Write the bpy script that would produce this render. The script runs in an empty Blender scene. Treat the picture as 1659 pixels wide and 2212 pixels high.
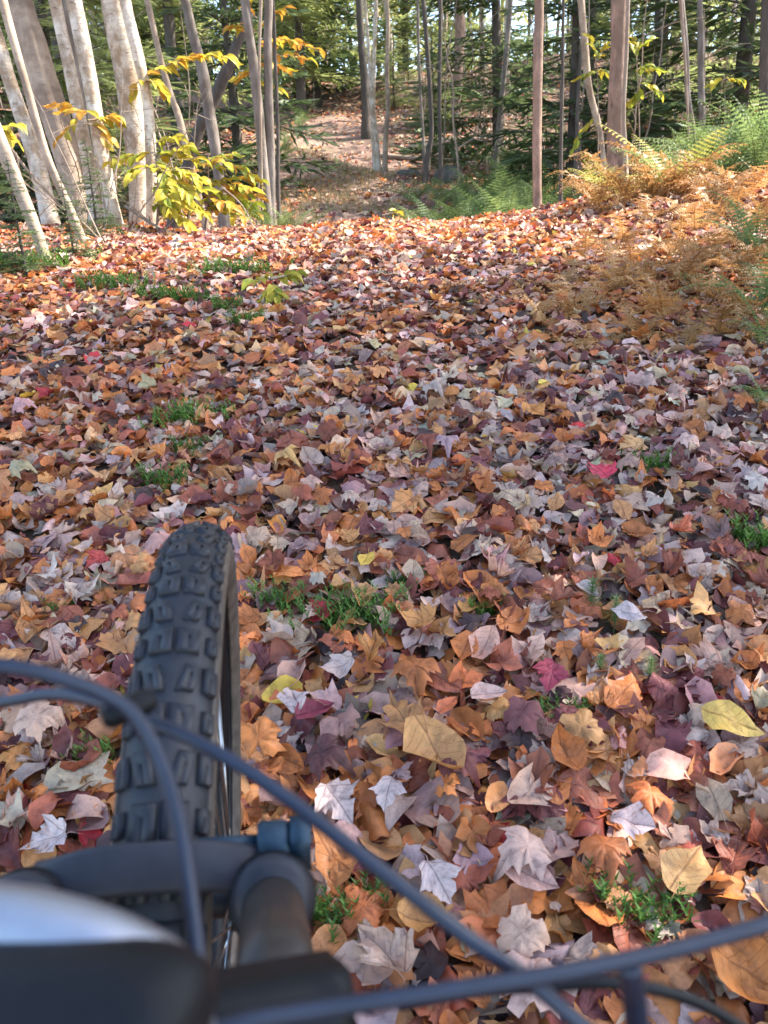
import bpy, math, random
import numpy as np
from mathutils import Vector, Matrix, Quaternion

rnd = random.Random(7)
rng = np.random.default_rng(7)
R = math.radians
scene = bpy.context.scene
COL = scene.collection

# ------------------------------------------------------------------ camera
PITCH, ROLL, CZ = R(20.0), R(2.0), 1.165
FPX, W, H = 769.0, 768.0, 1024.0
_f = Vector((0, math.cos(PITCH), -math.sin(PITCH)))
_u0 = Vector((0, math.sin(PITCH), math.cos(PITCH)))
_r0 = Vector((1, 0, 0))
_u = _u0 * math.cos(ROLL) + _r0 * math.sin(ROLL)
_r = _r0 * math.cos(ROLL) - _u0 * math.sin(ROLL)
CAM = Vector((0, 0, CZ))
cam = bpy.data.cameras.new('camera')
cam_o = bpy.data.objects.new('camera', cam)
COL.objects.link(cam_o)
M3 = Matrix((_r, _u, -_f)).transposed()
cam_o.matrix_world = Matrix.Translation(CAM) @ M3.to_4x4()
cam.sensor_fit = 'VERTICAL'
cam.sensor_height = 36.0
cam.lens = 36.0 * FPX / H
cam.clip_start = 0.01
cam.clip_end = 1000
cam.dof.use_dof = True
cam.dof.focus_distance = 2.0
cam.dof.aperture_fstop = cam.lens / 3.1
scene.camera = cam_o

# ------------------------------------------------------------------ light
SUN_AZ, SUN_EL = R(76), R(47)
SUN = Vector((math.sin(SUN_AZ) * math.cos(SUN_EL), math.cos(SUN_AZ) * math.cos(SUN_EL), math.sin(SUN_EL)))
world = bpy.data.worlds.new('World')
scene.world = world
world.use_nodes = True
wn = world.node_tree
sky = wn.nodes.new('ShaderNodeTexSky')
sky.sky_type = 'NISHITA'
sky.sun_disc = False
sky.sun_elevation = SUN_EL
sky.sun_rotation = SUN_AZ
wn.links.new(sky.outputs['Color'], wn.nodes['Background'].inputs['Color'])
wn.nodes['Background'].inputs['Strength'].default_value = 0.15
sl = bpy.data.lights.new('sun', 'SUN')
sl.energy = 4.2
sl.angle = R(0.53)
sl.color = (1.0, 0.93, 0.82)
so = bpy.data.objects.new('sun', sl)
COL.objects.link(so)
so.rotation_euler = SUN.to_track_quat('Z', 'Y').to_euler()
so.location = (20, 0, 20)
vs = scene.view_settings
vs.view_transform = 'Standard'
vs.look = 'None'
vs.gamma = 1
vs.use_curve_mapping = False
vs.exposure = 2.3
scene.cycles.max_bounces = 8
scene.cycles.transparent_max_bounces = 8

# ------------------------------------------------------------------ pixel helpers (coordinates read off the photograph at 1659 x 2212)
SC = W / 1659.0
def ray(xd, yd):
    x, y = xd * SC - W / 2, yd * SC - H / 2
    return (_f * FPX + _r * x - _u * y) / FPX          # depth 1 along the axis
def PZ(xd, yd, z):                                       # point at optical depth z
    return CAM + ray(xd, yd) * z
def PD(xd, yd, d):                                       # point on the upright plane y = d
    v = ray(xd, yd)
    return CAM + v * (d / v.y)
def depth_of(p):
    return (p - CAM).dot(_f)

# ------------------------------------------------------------------ terrain
_ys = np.array([-80, -20, -6, -2, 0, .67, 1.3, 1.97, 3, 4.12, 5.4, 6.5, 7.3, 8.6, 10.5, 12.5, 15, 19, 24, 30, 36, 45, 70, 120, 400.])
_zs = np.array([-8, -4.6, -2.75, -1.78, -1.17, -.965, -.78, -.60, -.385, -.21, -.05, .028, -.02, -.24, -.14, .25, .8, 1.75, 3.1, 4.9, 5.5, 5.6, 5.0, 4, 2.])
def _pchip(xq, x, y):
    h = np.diff(x); d = np.diff(y) / h
    m = np.zeros_like(y)
    s = (d[:-1] * d[1:]) > 0
    w1 = 2 * h[1:] + h[:-1]; w2 = h[1:] + 2 * h[:-1]
    with np.errstate(divide='ignore', invalid='ignore'):
        mm = (w1 + w2) / (w1 / d[:-1] + w2 / d[1:])
    m[1:-1] = np.where(s, mm, 0); m[0] = d[0]; m[-1] = d[-1]
    i = np.clip(np.searchsorted(x, xq) - 1, 0, len(x) - 2)
    t = (xq - x[i]) / h[i]
    return ((2*t**3-3*t**2+1)*y[i] + (t**3-2*t**2+t)*h[i]*m[i] + (-2*t**3+3*t**2)*y[i+1] + (t**3-t**2)*h[i]*m[i+1])
def sstep(a, b, x):
    t = np.clip((x - a) / (b - a), 0, 1)
    return t * t * (3 - 2 * t)
def G(x, y):
    x = np.asarray(x, float); y = np.asarray(y, float)
    z = _pchip(np.clip(y, -79, 399), _ys, _zs) + CZ
    z = z + 0.11 * np.maximum(0, x - .7) ** 1.15 * sstep(2.2, 6, y) * (1 - .75 * sstep(9, 14, y)) * np.clip(8 / np.maximum(x, 8), 0, 1)
    z = z + 0.06 * np.maximum(0, -x - 1.6) ** 1.1 * sstep(2.5, 6, y) * (1 - sstep(9, 13, y))
    far = sstep(1.6, 4, y)
    z = z + far * (.014 * np.sin(3.1 * x + 1.3 * y) + .012 * np.sin(4.3 * y - 1.9 * x + 1) + .01 * np.sin(6.7 * x + 2))
    vf = sstep(9, 20, y)
    z = z + vf * (.25 * np.sin(.31 * x + .2 * y) + .18 * np.sin(.53 * y - .37 * x + 2) + .07 * np.sin(1.3 * x + .9 * y) + .05 * np.sin(2.1 * y - 1.4 * x))
    return z
def Gf(x, y):
    return float(G(x, y))
def ground_pix(xd, yd, lift=0):
    v = ray(xd, yd)
    t = .3
    for k in range(4000):
        p = CAM + v * t
        if p.z <= Gf(p.x, p.y) + lift:
            return p
        t += .01
    return p
def slope_n(x, y):
    e = .06
    gx = (Gf(x + e, y) - Gf(x - e, y)) / (2 * e); gy = (Gf(x, y + e) - Gf(x, y - e)) / (2 * e)
    return Vector((-gx, -gy, 1)).normalized()

# ------------------------------------------------------------------ mesh helpers
class MB:
    def __init__(s):
        s.v, s.f, s.n, s.c = [], [], 0, []
    def add(s, v, f, c=None):
        v = np.asarray(v, float).reshape(-1, 3)
        if not isinstance(f, list): f = [f]
        for a in f:
            a = np.asarray(a, int)
            if len(a): s.f.append(a + s.n)
        s.v.append(v); s.n += len(v)
        if c is not None:
            c = np.asarray(c, float)
            s.c.append(np.broadcast_to(c, (len(v), 3)) if c.ndim == 1 else c)
    def mesh(s, name, smooth=False, mat=None):
        me = bpy.data.meshes.new(name)
        v = np.concatenate(s.v)
        me.vertices.add(len(v)); me.vertices.foreach_set('co', v.astype(np.float32).ravel())
        tot = np.concatenate([np.full(len(a), a.shape[1]) for a in s.f])
        loops = np.concatenate([a.ravel() for a in s.f])
        me.loops.add(len(loops)); me.loops.foreach_set('vertex_index', loops.astype(np.int32))
        me.polygons.add(len(tot))
        start = np.concatenate([[0], np.cumsum(tot)[:-1]])
        me.polygons.foreach_set('loop_start', start.astype(np.int32))
        me.polygons.foreach_set('loop_total', tot.astype(np.int32))
        if smooth:
            me.polygons.foreach_set('use_smooth', np.ones(len(tot), bool))
        if s.c:
            ca = me.color_attributes.new('col', 'FLOAT_COLOR', 'POINT')
            c = np.concatenate(s.c)
            ca.data.foreach_set('color', np.concatenate([c, np.ones((len(c), 1))], 1).astype(np.float32).ravel())
        me.update(calc_edges=True)
        me.validate()
        if mat: me.materials.append(mat)
        return me
def link(name, data, parent=None, loc=None, mtx=None):
    o = bpy.data.objects.new(name, data)
    COL.objects.link(o)
    if parent is not None: o.parent = parent
    if mtx is not None: o.matrix_local = mtx
    elif loc is not None: o.location = loc
    return o
def tag(o, label, cat, group=None, kind=None):
    if label: o['label'] = label
    if cat: o['category'] = cat
    if group: o['group'] = group
    if kind: o['kind'] = kind
    return o
def empty(name, loc, label=None, cat=None, group=None):
    o = link(name, None, loc=loc)
    o.empty_display_size = .05
    return tag(o, label, cat, group)
def basis(t):
    t = np.asarray(t, float); t = t / (np.linalg.norm(t) + 1e-12)
    a = np.array([0, 0, 1.]) if abs(t[2]) < .9 else np.array([1., 0, 0])
    u = np.cross(a, t); u /= np.linalg.norm(u)
    return u, np.cross(t, u), t
def smooth_path(pts, n):
    pts = np.asarray([tuple(p) for p in pts], float)
    P = np.vstack([2 * pts[0] - pts[1], pts, 2 * pts[-1] - pts[-2]])
    out = []
    m = len(pts) - 1
    for q in np.linspace(0, m, n):
        i = min(int(q), m - 1); t = q - i
        a, b, c, d = P[i], P[i+1], P[i+2], P[i+3]
        out.append(.5 * ((2*b) + (-a+c)*t + (2*a-5*b+4*c-d)*t*t + (-a+3*b-3*c+d)*t**3))
    return np.array(out)
def tube(pts, rad, seg=8, cap=True, wob=0, seed=0):
    pts = np.asarray([tuple(p) for p in pts], float); n = len(pts)
    rad = np.broadcast_to(np.asarray(rad, float), (n,)) if np.ndim(rad) < 2 else rad
    tang = np.gradient(pts, axis=0)
    u, v, t0 = basis(tang[0])
    V = []
    g = np.random.default_rng(seed)
    ph = g.uniform(0, 6.28, 4)
    for i in range(n):
        t = tang[i] / (np.linalg.norm(tang[i]) + 1e-12)
        u = u - t * u.dot(t); u /= np.linalg.norm(u); v = np.cross(t, u)
        a = np.arange(seg) * 2 * np.pi / seg
        rr = rad[i] * (1 + wob * (np.sin(a * 2 + ph[0] + i * .31) + .6 * np.sin(a * 3 + ph[1] - i * .23) + .5 * math.sin(i * .9 + ph[2])))
        V.append(pts[i] + np.outer(np.cos(a) * rr, u) + np.outer(np.sin(a) * rr, v))
    V = np.concatenate(V)
    i = np.arange(n - 1)[:, None] * seg; j = np.arange(seg)[None]; k = (j + 1) % seg
    F = [np.stack([i + j, i + k, i + seg + k, i + seg + j], -1).reshape(-1, 4)]
    if cap:
        V = np.vstack([V, pts[0], pts[-1]]); c0 = n * seg; c1 = c0 + 1
        jj = np.arange(seg); kk = (jj + 1) % seg
        F.append(np.stack([np.full(seg, c0), kk, jj], -1))
        b = (n - 1) * seg
        F.append(np.stack([np.full(seg, c1), b + jj, b + kk], -1))
    return V, F
def box(sx, sy, sz, c=(0, 0, 0), taper=1.0):
    x, y, z = sx / 2, sy / 2, sz / 2
    v = np.array([[-x, -y, -z], [x, -y, -z], [x, y, -z], [-x, y, -z], [-x*taper, -y*taper, z], [x*taper, -y*taper, z], [x*taper, y*taper, z], [-x*taper, y*taper, z]]) + np.array(c)
    f = np.array([[0, 3, 2, 1], [4, 5, 6, 7], [0, 1, 5, 4], [1, 2, 6, 5], [2, 3, 7, 6], [3, 0, 4, 7]])
    return v, f
def lathe(profile, seg, axis='x'):                      # profile: (radius, offset) list, closed
    pr = np.asarray(profile, float); n = len(pr)
    a = np.arange(seg) * 2 * np.pi / seg
    V = np.zeros((seg, n, 3))
    V[:, :, 0] = pr[None, :, 1]
    V[:, :, 1] = np.cos(a)[:, None] * pr[None, :, 0]
    V[:, :, 2] = np.sin(a)[:, None] * pr[None, :, 0]
    i = np.arange(seg)[:, None]; j = np.arange(n)[None]; i2 = (i + 1) % seg; j2 = (j + 1) % n
    F = np.stack([i * n + j, i * n + j2, i2 * n + j2, i2 * n + j], -1).reshape(-1, 4)
    return V.reshape(-1, 3), F

# ------------------------------------------------------------------ materials
def new_mat(name):
    m = bpy.data.materials.new(name); m.use_nodes = True
    nt = m.node_tree
    return m, nt, nt.nodes['Principled BSDF'], nt.nodes['Material Output']
def node(nt, t, **kw):
    n = nt.nodes.new(t)
    for k, v in kw.items(): setattr(n, k, v)
    return n
def noise(nt, scale, detail=4, rough=.6, vec=None):
    n = node(nt, 'ShaderNodeTexNoise')
    n.inputs['Scale'].default_value = scale; n.inputs['Detail'].default_value = detail; n.inputs['Roughness'].default_value = rough
    if vec is not None: nt.links.new(vec, n.inputs['Vector'])
    return n.outputs['Fac']
def ramp(nt, fac, stops):
    n = node(nt, 'ShaderNodeValToRGB')
    e = n.color_ramp.elements
    while len(e) < len(stops): e.new(.5)
    for k, (p, c) in enumerate(stops):
        e[k].position = p; e[k].color = (c[0], c[1], c[2], 1)
    nt.links.new(fac, n.inputs['Fac'])
    return n.outputs['Color']
def mixc(nt, fac, a, b, mode='MIX'):
    n = node(nt, 'ShaderNodeMix', data_type='RGBA', blend_type=mode)
    for s, i in ((fac, 0), (a, 6), (b, 7)):
        if hasattr(s, 'is_output'): nt.links.new(s, n.inputs[i])
        elif isinstance(s, (int, float)): n.inputs[i].default_value = s
        else: n.inputs[i].default_value = (s[0], s[1], s[2], 1)
    return n.outputs[2]
def coords(nt, scale=(1, 1, 1), kind='Object'):
    tc = node(nt, 'ShaderNodeTexCoord'); mp = node(nt, 'ShaderNodeMapping')
    mp.inputs['Scale'].default_value = scale
    nt.links.new(tc.outputs[kind], mp.inputs['Vector'])
    return mp.outputs['Vector']
def bump(nt, bs, h, strength=.5, dist=.01):
    b = node(nt, 'ShaderNodeBump'); b.inputs['Strength'].default_value = strength; b.inputs['Distance'].default_value = dist
    nt.links.new(h, b.inputs['Height']); nt.links.new(b.outputs['Normal'], bs.inputs['Normal'])
def plain(name, col, rough=.5, metal=0, spec=.5, var=.25, vscale=40, bmp=0):
    m, nt, bs, out = new_mat(name)
    v = coords(nt)
    f = noise(nt, vscale, 5, .65, v)
    c = ramp(nt, f, [(.3, [x * (1 - var) for x in col]), (.7, [min(1, x * (1 + var)) for x in col])])
    nt.links.new(c, bs.inputs['Base Color'])
    bs.inputs['Roughness'].default_value = rough; bs.inputs['Metallic'].default_value = metal
    bs.inputs['Specular IOR Level'].default_value = spec
    if bmp: bump(nt, bs, f, bmp, .002)
    return m
def translucent(nt, bs, out, col, amount):
    tr = node(nt, 'ShaderNodeBsdfTranslucent'); mx = node(nt, 'ShaderNodeMixShader')
    mx.inputs[0].default_value = amount
    nt.links.new(col, tr.inputs['Color'])
    nt.links.new(bs.outputs[0], mx.inputs[1]); nt.links.new(tr.outputs[0], mx.inputs[2])
    nt.links.new(mx.outputs[0], out.inputs['Surface'])
def litter_mat(name, use_attr, veins=None):
    m, nt, bs, out = new_mat(name)
    if use_attr:
        base = node(nt, 'ShaderNodeVertexColor', layer_name='col').outputs['Color']
        v = coords(nt)
    else:
        base = node(nt, 'ShaderNodeObjectInfo').outputs['Color']
        v = coords(nt, (.08, .08, .08))
    f = noise(nt, 45, 5, .7, v)
    g = noise(nt, 260, 3, .6, v)
    c = mixc(nt, 1.0, base, ramp(nt, f, [(.28, (.5, .44, .42)), (.5, (.95, .95, .95)), (.75, (1.25, 1.18, 1.08))]), 'MULTIPLY')
    c = mixc(nt, 1.0, c, ramp(nt, g, [(.27, (.45, .4, .4)), (.36, (1, 1, 1))]), 'MULTIPLY')
    hgt = f
    if veins:
        uv = node(nt, 'ShaderNodeUVMap'); sp = node(nt, 'ShaderNodeSeparateXYZ'); nt.links.new(uv.outputs[0], sp.inputs[0])
        def mth(op, a, b=None):
            q = node(nt, 'ShaderNodeMath', operation=op)
            for i_, v_ in enumerate((a, b)):
                if v_ is None: continue
                if hasattr(v_, 'is_output'): nt.links.new(v_, q.inputs[i_])
                else: q.inputs[i_].default_value = v_
            return q.outputs[0]
        axx = mth('ABSOLUTE', sp.outputs[0]); yy = sp.outputs[1]
        if veins == 'maple':
            l2 = mth('ABSOLUTE', mth('SUBTRACT', mth('MULTIPLY', axx, .64), mth('MULTIPLY', yy, .77)))
            l3 = mth('ABSOLUTE', mth('ADD', mth('MULTIPLY', axx, .12), mth('MULTIPLY', yy, .99)))
            d_ = mth('MINIMUM', mth('MINIMUM', axx, l2), l3)
            sec = mth('ABSOLUTE', mth('SINE', mth('ADD', mth('MULTIPLY', axx, 26.0), mth('MULTIPLY', yy, -22.0))))
        else:
            d_ = axx
            sec = mth('ABSOLUTE', mth('SINE', mth('SUBTRACT', mth('MULTIPLY', yy, 24.0), mth('MULTIPLY', axx, 16.0))))
        vn = mth('MINIMUM', mth('MULTIPLY', d_, 28.0), mth('ADD', mth('MULTIPLY', sec, 2.2), .25))
        c = mixc(nt, 1.0, c, ramp(nt, vn, [(.25, (.66, .6, .58)), (.6, (1.04, 1.03, 1.02))]), 'MULTIPLY')
        hgt = mth('ADD', f, mth('MULTIPLY', mth('MINIMUM', vn, 1.0), .5))
    nt.links.new(c, bs.inputs['Base Color'])
    bs.inputs['Roughness'].default_value = .5
    bs.inputs['Specular IOR Level'].default_value = .35
    bump(nt, bs, hgt, .4, .004)
    translucent(nt, bs, out, c, .18)
    return m
def foliage(name, c1, c2, trans=.35, scale=3.0, rough=.5):
    m, nt, bs, out = new_mat(name)
    oi = node(nt, 'ShaderNodeObjectInfo')
    tc = node(nt, 'ShaderNodeNewGeometry')
    f = noise(nt, scale, 4, .7, tc.outputs['Position'])
    c = ramp(nt, f, [(.32, c1), (.68, c2)])
    rr = ramp(nt, oi.outputs['Random'], [(0, (.75, .78, .75)), (1, (1.2, 1.15, 1.1))])
    c = mixc(nt, 1.0, c, rr, 'MULTIPLY')
    nt.links.new(c, bs.inputs['Base Color'])
    bs.inputs['Roughness'].default_value = rough
    bs.inputs['Specular IOR Level'].default_value = .3
    translucent(nt, bs, out, c, trans)
    return m
def bark(name, c1, c2, c3, stretch=(6, 6, 1.2), scale=4, bmp=.6, lent=False):
    m, nt, bs, out = new_mat(name)
    v = coords(nt, stretch)
    f = noise(nt, scale, 8, .7, v)
    v2 = coords(nt)
    g = noise(nt, 2.3, 4, .6, v2)
    c = ramp(nt, f, [(.3, c1), (.6, c2)])
    c = mixc(nt, ramp(nt, g, [(.45, (0, 0, 0)), (.62, (1, 1, 1))]), c, c3)
    if lent:
        v3 = coords(nt, (13, 13, 75))
        l = noise(nt, 1.0, 3, .5, v3)
        c = mixc(nt, ramp(nt, l, [(.62, (0, 0, 0)), (.72, (.8, .8, .8))]), c, (.17, .13, .10))
    nt.links.new(c, bs.inputs['Base Color'])
    bs.inputs['Roughness'].default_value = .85
    bs.inputs['Specular IOR Level'].default_value = .2
    bump(nt, bs, f, bmp, .02)
    return m

M = {}
M['litter'] = litter_mat('leaf_litter_mat', True)
M['maple_fallen'] = litter_mat('fallen_maple_mat', False, 'maple')
M['oval_fallen'] = litter_mat('fallen_oval_mat', False, 'oval')
def birch_bark():
    m, nt, bs, out = new_mat('birch_bark')
    v = coords(nt); f = noise(nt, 5, 8, .72, coords(nt, (1.6, 1.6, 1.0))); h = noise(nt, 1.0, 6, .7, coords(nt, (6, 6, 26)))
    c = ramp(nt, h, [(.3, (.42, .34, .26)), (.55, (.64, .57, .48))])
    c = mixc(nt, ramp(nt, f, [(.44, (0, 0, 0)), (.58, (.9, .9, .9))]), c, (.31, .22, .14))
    k = noise(nt, 3.1, 5, .65, v)
    c = mixc(nt, ramp(nt, k, [(.55, (0, 0, 0)), (.68, (.7, .7, .7))]), c, (.20, .16, .12))
    l = noise(nt, 1.0, 4, .6, coords(nt, (14, 14, 70)))
    c = mixc(nt, ramp(nt, l, [(.60, (0, 0, 0)), (.70, (.9, .9, .9))]), c, (.12, .095, .08))
    nt.links.new(c, bs.inputs['Base Color']); bs.inputs['Roughness'].default_value = .85; bs.inputs['Specular IOR Level'].default_value = .2
    bump(nt, bs, h, .7, .02)
    return m
M['birch'] = birch_bark()
M['beech'] = bark('tan_bark', (.24, .17, .12), (.42, .33, .25), (.18, .13, .095), (4, 4, 3), 3, .5, True)
M['grey'] = bark('grey_bark', (.07, .06, .052), (.27, .23, .20), (.13, .105, .085), (7, 7, 1.2), 2.6, 1.0)
M['pine'] = bark('reddish_bark', (.09, .06, .045), (.34, .225, .17), (.20, .135, .10), (6, 6, 2.4), 2.8, 1.0)
M['dark'] = bark('dark_bark', (.045, .038, .034), (.12, .10, .085), (.07, .06, .05), (6, 6, 1.2), 5, .8)
M['twig'] = bark('twig_bark', (.16, .12, .09), (.34, .27, .21), (.22, .16, .12), (8, 8, 2), 5, .4)
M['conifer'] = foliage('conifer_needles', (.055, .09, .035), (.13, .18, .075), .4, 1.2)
M['conifer_sun_tint'] = foliage('sun_tinted_needles', (.16, .21, .07), (.32, .35, .14), .5, 1.0)  # paler copy of the fir needles, sunlight painted into the colour
M['fern_green'] = foliage('fern_green', (.11, .17, .06), (.22, .29, .10), .42, 5)
M['fern_yellow'] = foliage('fern_yellow', (.28, .30, .06), (.50, .42, .12), .4, 5)
M['fern_brown'] = foliage('fern_brown', (.26, .12, .042), (.52, .29, .11), .35, 6)
M['yellow_leaf'] = foliage('yellow_leaf', (.32, .29, .03), (.56, .45, .06), .45, 9)
M['orange_leaf'] = foliage('orange_leaf', (.45, .18, .03), (.65, .40, .06), .4, 6)
M['lime_leaf'] = foliage('lime_leaf', (.18, .25, .03), (.38, .38, .05), .45, 9)
M['far_crown'] = foliage('sun_tinted_crown', (.24, .28, .09), (.48, .44, .16), .55, .5)  # leaf colour raised to carry the sunlight on the far trees
M['crown'] = foliage('autumn_crown', (.22, .24, .04), (.50, .34, .06), .45, .8)
M['moss'] = foliage('clubmoss', (.04, .11, .015), (.14, .25, .04), .25, 30)
M['grass'] = foliage('dry_grass', (.16, .15, .06), (.36, .27, .14), .3, 4)
M['rock'] = plain('mossy_rock', (.12, .115, .10), .9, 0, .3, .5, 6, .6)
M['rubber'] = plain('tyre_rubber', (.011, .013, .018), .55, 0, .42, .45, 55, .25)
_nt = M['rubber'].node_tree; _bs = _nt.nodes['Principled BSDF']; _l = _bs.inputs['Base Color'].links[0].from_socket
_d = noise(_nt, 24, 6, .7, coords(_nt))
_nt.links.new(mixc(_nt, ramp(_nt, _d, [(.52, (0, 0, 0)), (.75, (.5, .5, .5))]), _l, (.06, .048, .036)), _bs.inputs['Base Color'])
M['sidewall'] = plain('dusty_sidewall', (.075, .06, .048), .7, 0, .4, .5, 45, .2)
M['black'] = plain('black_paint', (.005, .005, .006), .5, 0, .22, .3, 60)
M['arch'] = plain('dull_dark_magnesium', (.022, .023, .030), .5, .1, .35, .25, 60)
M['housing'] = plain('cable_housing', (.011, .016, .032), .40, 0, .5, .2, 80)
M['bar'] = plain('brushed_bar', (.36, .36, .38), .45, .9, .5, .12, 30)
M['steel'] = plain('spoke_steel', (.5, .5, .5), .3, 1, .5, .15, 50)
M['teal'] = plain('blued_metal', (.018, .042, .065), .45, .3, .4, .3, 80)
M['stanchion_tint'] = plain('leaf_reflection_stanchion', (.040, .030, .024), .4, .2, .35, .3, 60)  # brown reflection of the leaves put into the stanchion's colour

# ground
m, nt, bs, out = new_mat('forest_floor_mat')
v = coords(nt)
f1 = noise(nt, 14, 8, .75, v); f2 = noise(nt, .55, 4, .6, v)
c = ramp(nt, f1, [(.3, (.035, .02, .014)), (.5, (.12, .065, .04)), (.62, (.24, .13, .07)), (.75, (.34, .23, .16))])
c = mixc(nt, ramp(nt, f2, [(.5, (0, 0, 0)), (.66, (.55, .55, .55))]), c, (.09, .07, .035))
nt.links.new(c, bs.inputs['Base Color']); bs.inputs['Roughness'].default_value = .9
bump(nt, bs, f1, .9, .03)
M['floor'] = m
m, nt, bs, out = new_mat('trail_mat')
v = coords(nt)
f1 = noise(nt, 18, 8, .75, v); f2 = noise(nt, 1.1, 4, .6, v)
c = ramp(nt, f1, [(.3, (.07, .042, .034)), (.5, (.20, .115, .085)), (.72, (.36, .245, .175))])
c = mixc(nt, ramp(nt, f2, [(.5, (0, 0, 0)), (.7, (.6, .6, .6))]), c, (.16, .13, .06))
nt.links.new(c, bs.inputs['Base Color']); bs.inputs['Roughness'].default_value = .9
bump(nt, bs, f1, .8, .02)
M['trail'] = m

# ------------------------------------------------------------------ forest floor and trail
def sym_spacing(n, a, b):
    t = np.linspace(-1, 1, n)
    return np.sign(t) * (a * np.abs(t) + b * np.abs(t) ** 4)
gx = sym_spacing(181, 14, 200)
gy = np.concatenate([np.linspace(-80, -4, 14)[:-1], np.linspace(-4, 16, 150)[:-1], np.linspace(16, 60, 90)[:-1], np.geomspace(60, 380, 24)])
X, Y = np.meshgrid(gx, gy)
Z = G(X, Y)
nx, ny = len(gx), len(gy)
i = np.arange(ny - 1)[:, None] * nx; j = np.arange(nx - 1)[None]
b = MB(); b.add(np.stack([X, Y, Z], -1), np.stack([i + j, i + j + 1, i + nx + j + 1, i + nx + j], -1).reshape(-1, 4))
tag(link('forest_floor', b.mesh('forest_floor', True, M['floor'])), 'leaf covered forest floor rising to the wooded hillside', None, None, 'structure')
# the far trail: centre line and half width against distance
def trail_c(y):
    return np.interp(y, [6, 9, 12, 15, 19, 22, 25, 28, 34], [0.0, -.2, -.4, -.55, -.95, -1.5, -3.0, -6.0, -13])
def trail_w(y):
    return np.interp(y, [6, 12, 18, 25, 34], [1.5, 1.45, 1.65, 1.8, 1.8])
ty = np.linspace(6.9, 33, 150); tq = np.linspace(-1, 1, 15)
TX = trail_c(ty)[:, None] + tq[None] * trail_w(ty)[:, None] * (1 + .08 * np.sin(ty * 2.1)[:, None])
TY = np.repeat(ty[:, None], 15, 1)
TZ = G(TX, TY) + .022 + 0 * tq[None]
i = np.arange(149)[:, None] * 15; j = np.arange(14)[None]
b = MB(); b.add(np.stack([TX, TY, TZ], -1), np.stack([i + j, i + j + 1, i + 16 + j, i + 15 + j], -1).reshape(-1, 4))
tag(link('trail', b.mesh('trail', True, M['trail'])), 'leaf strewn dirt trail climbing away beyond the rise', None, None, 'structure')

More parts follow.
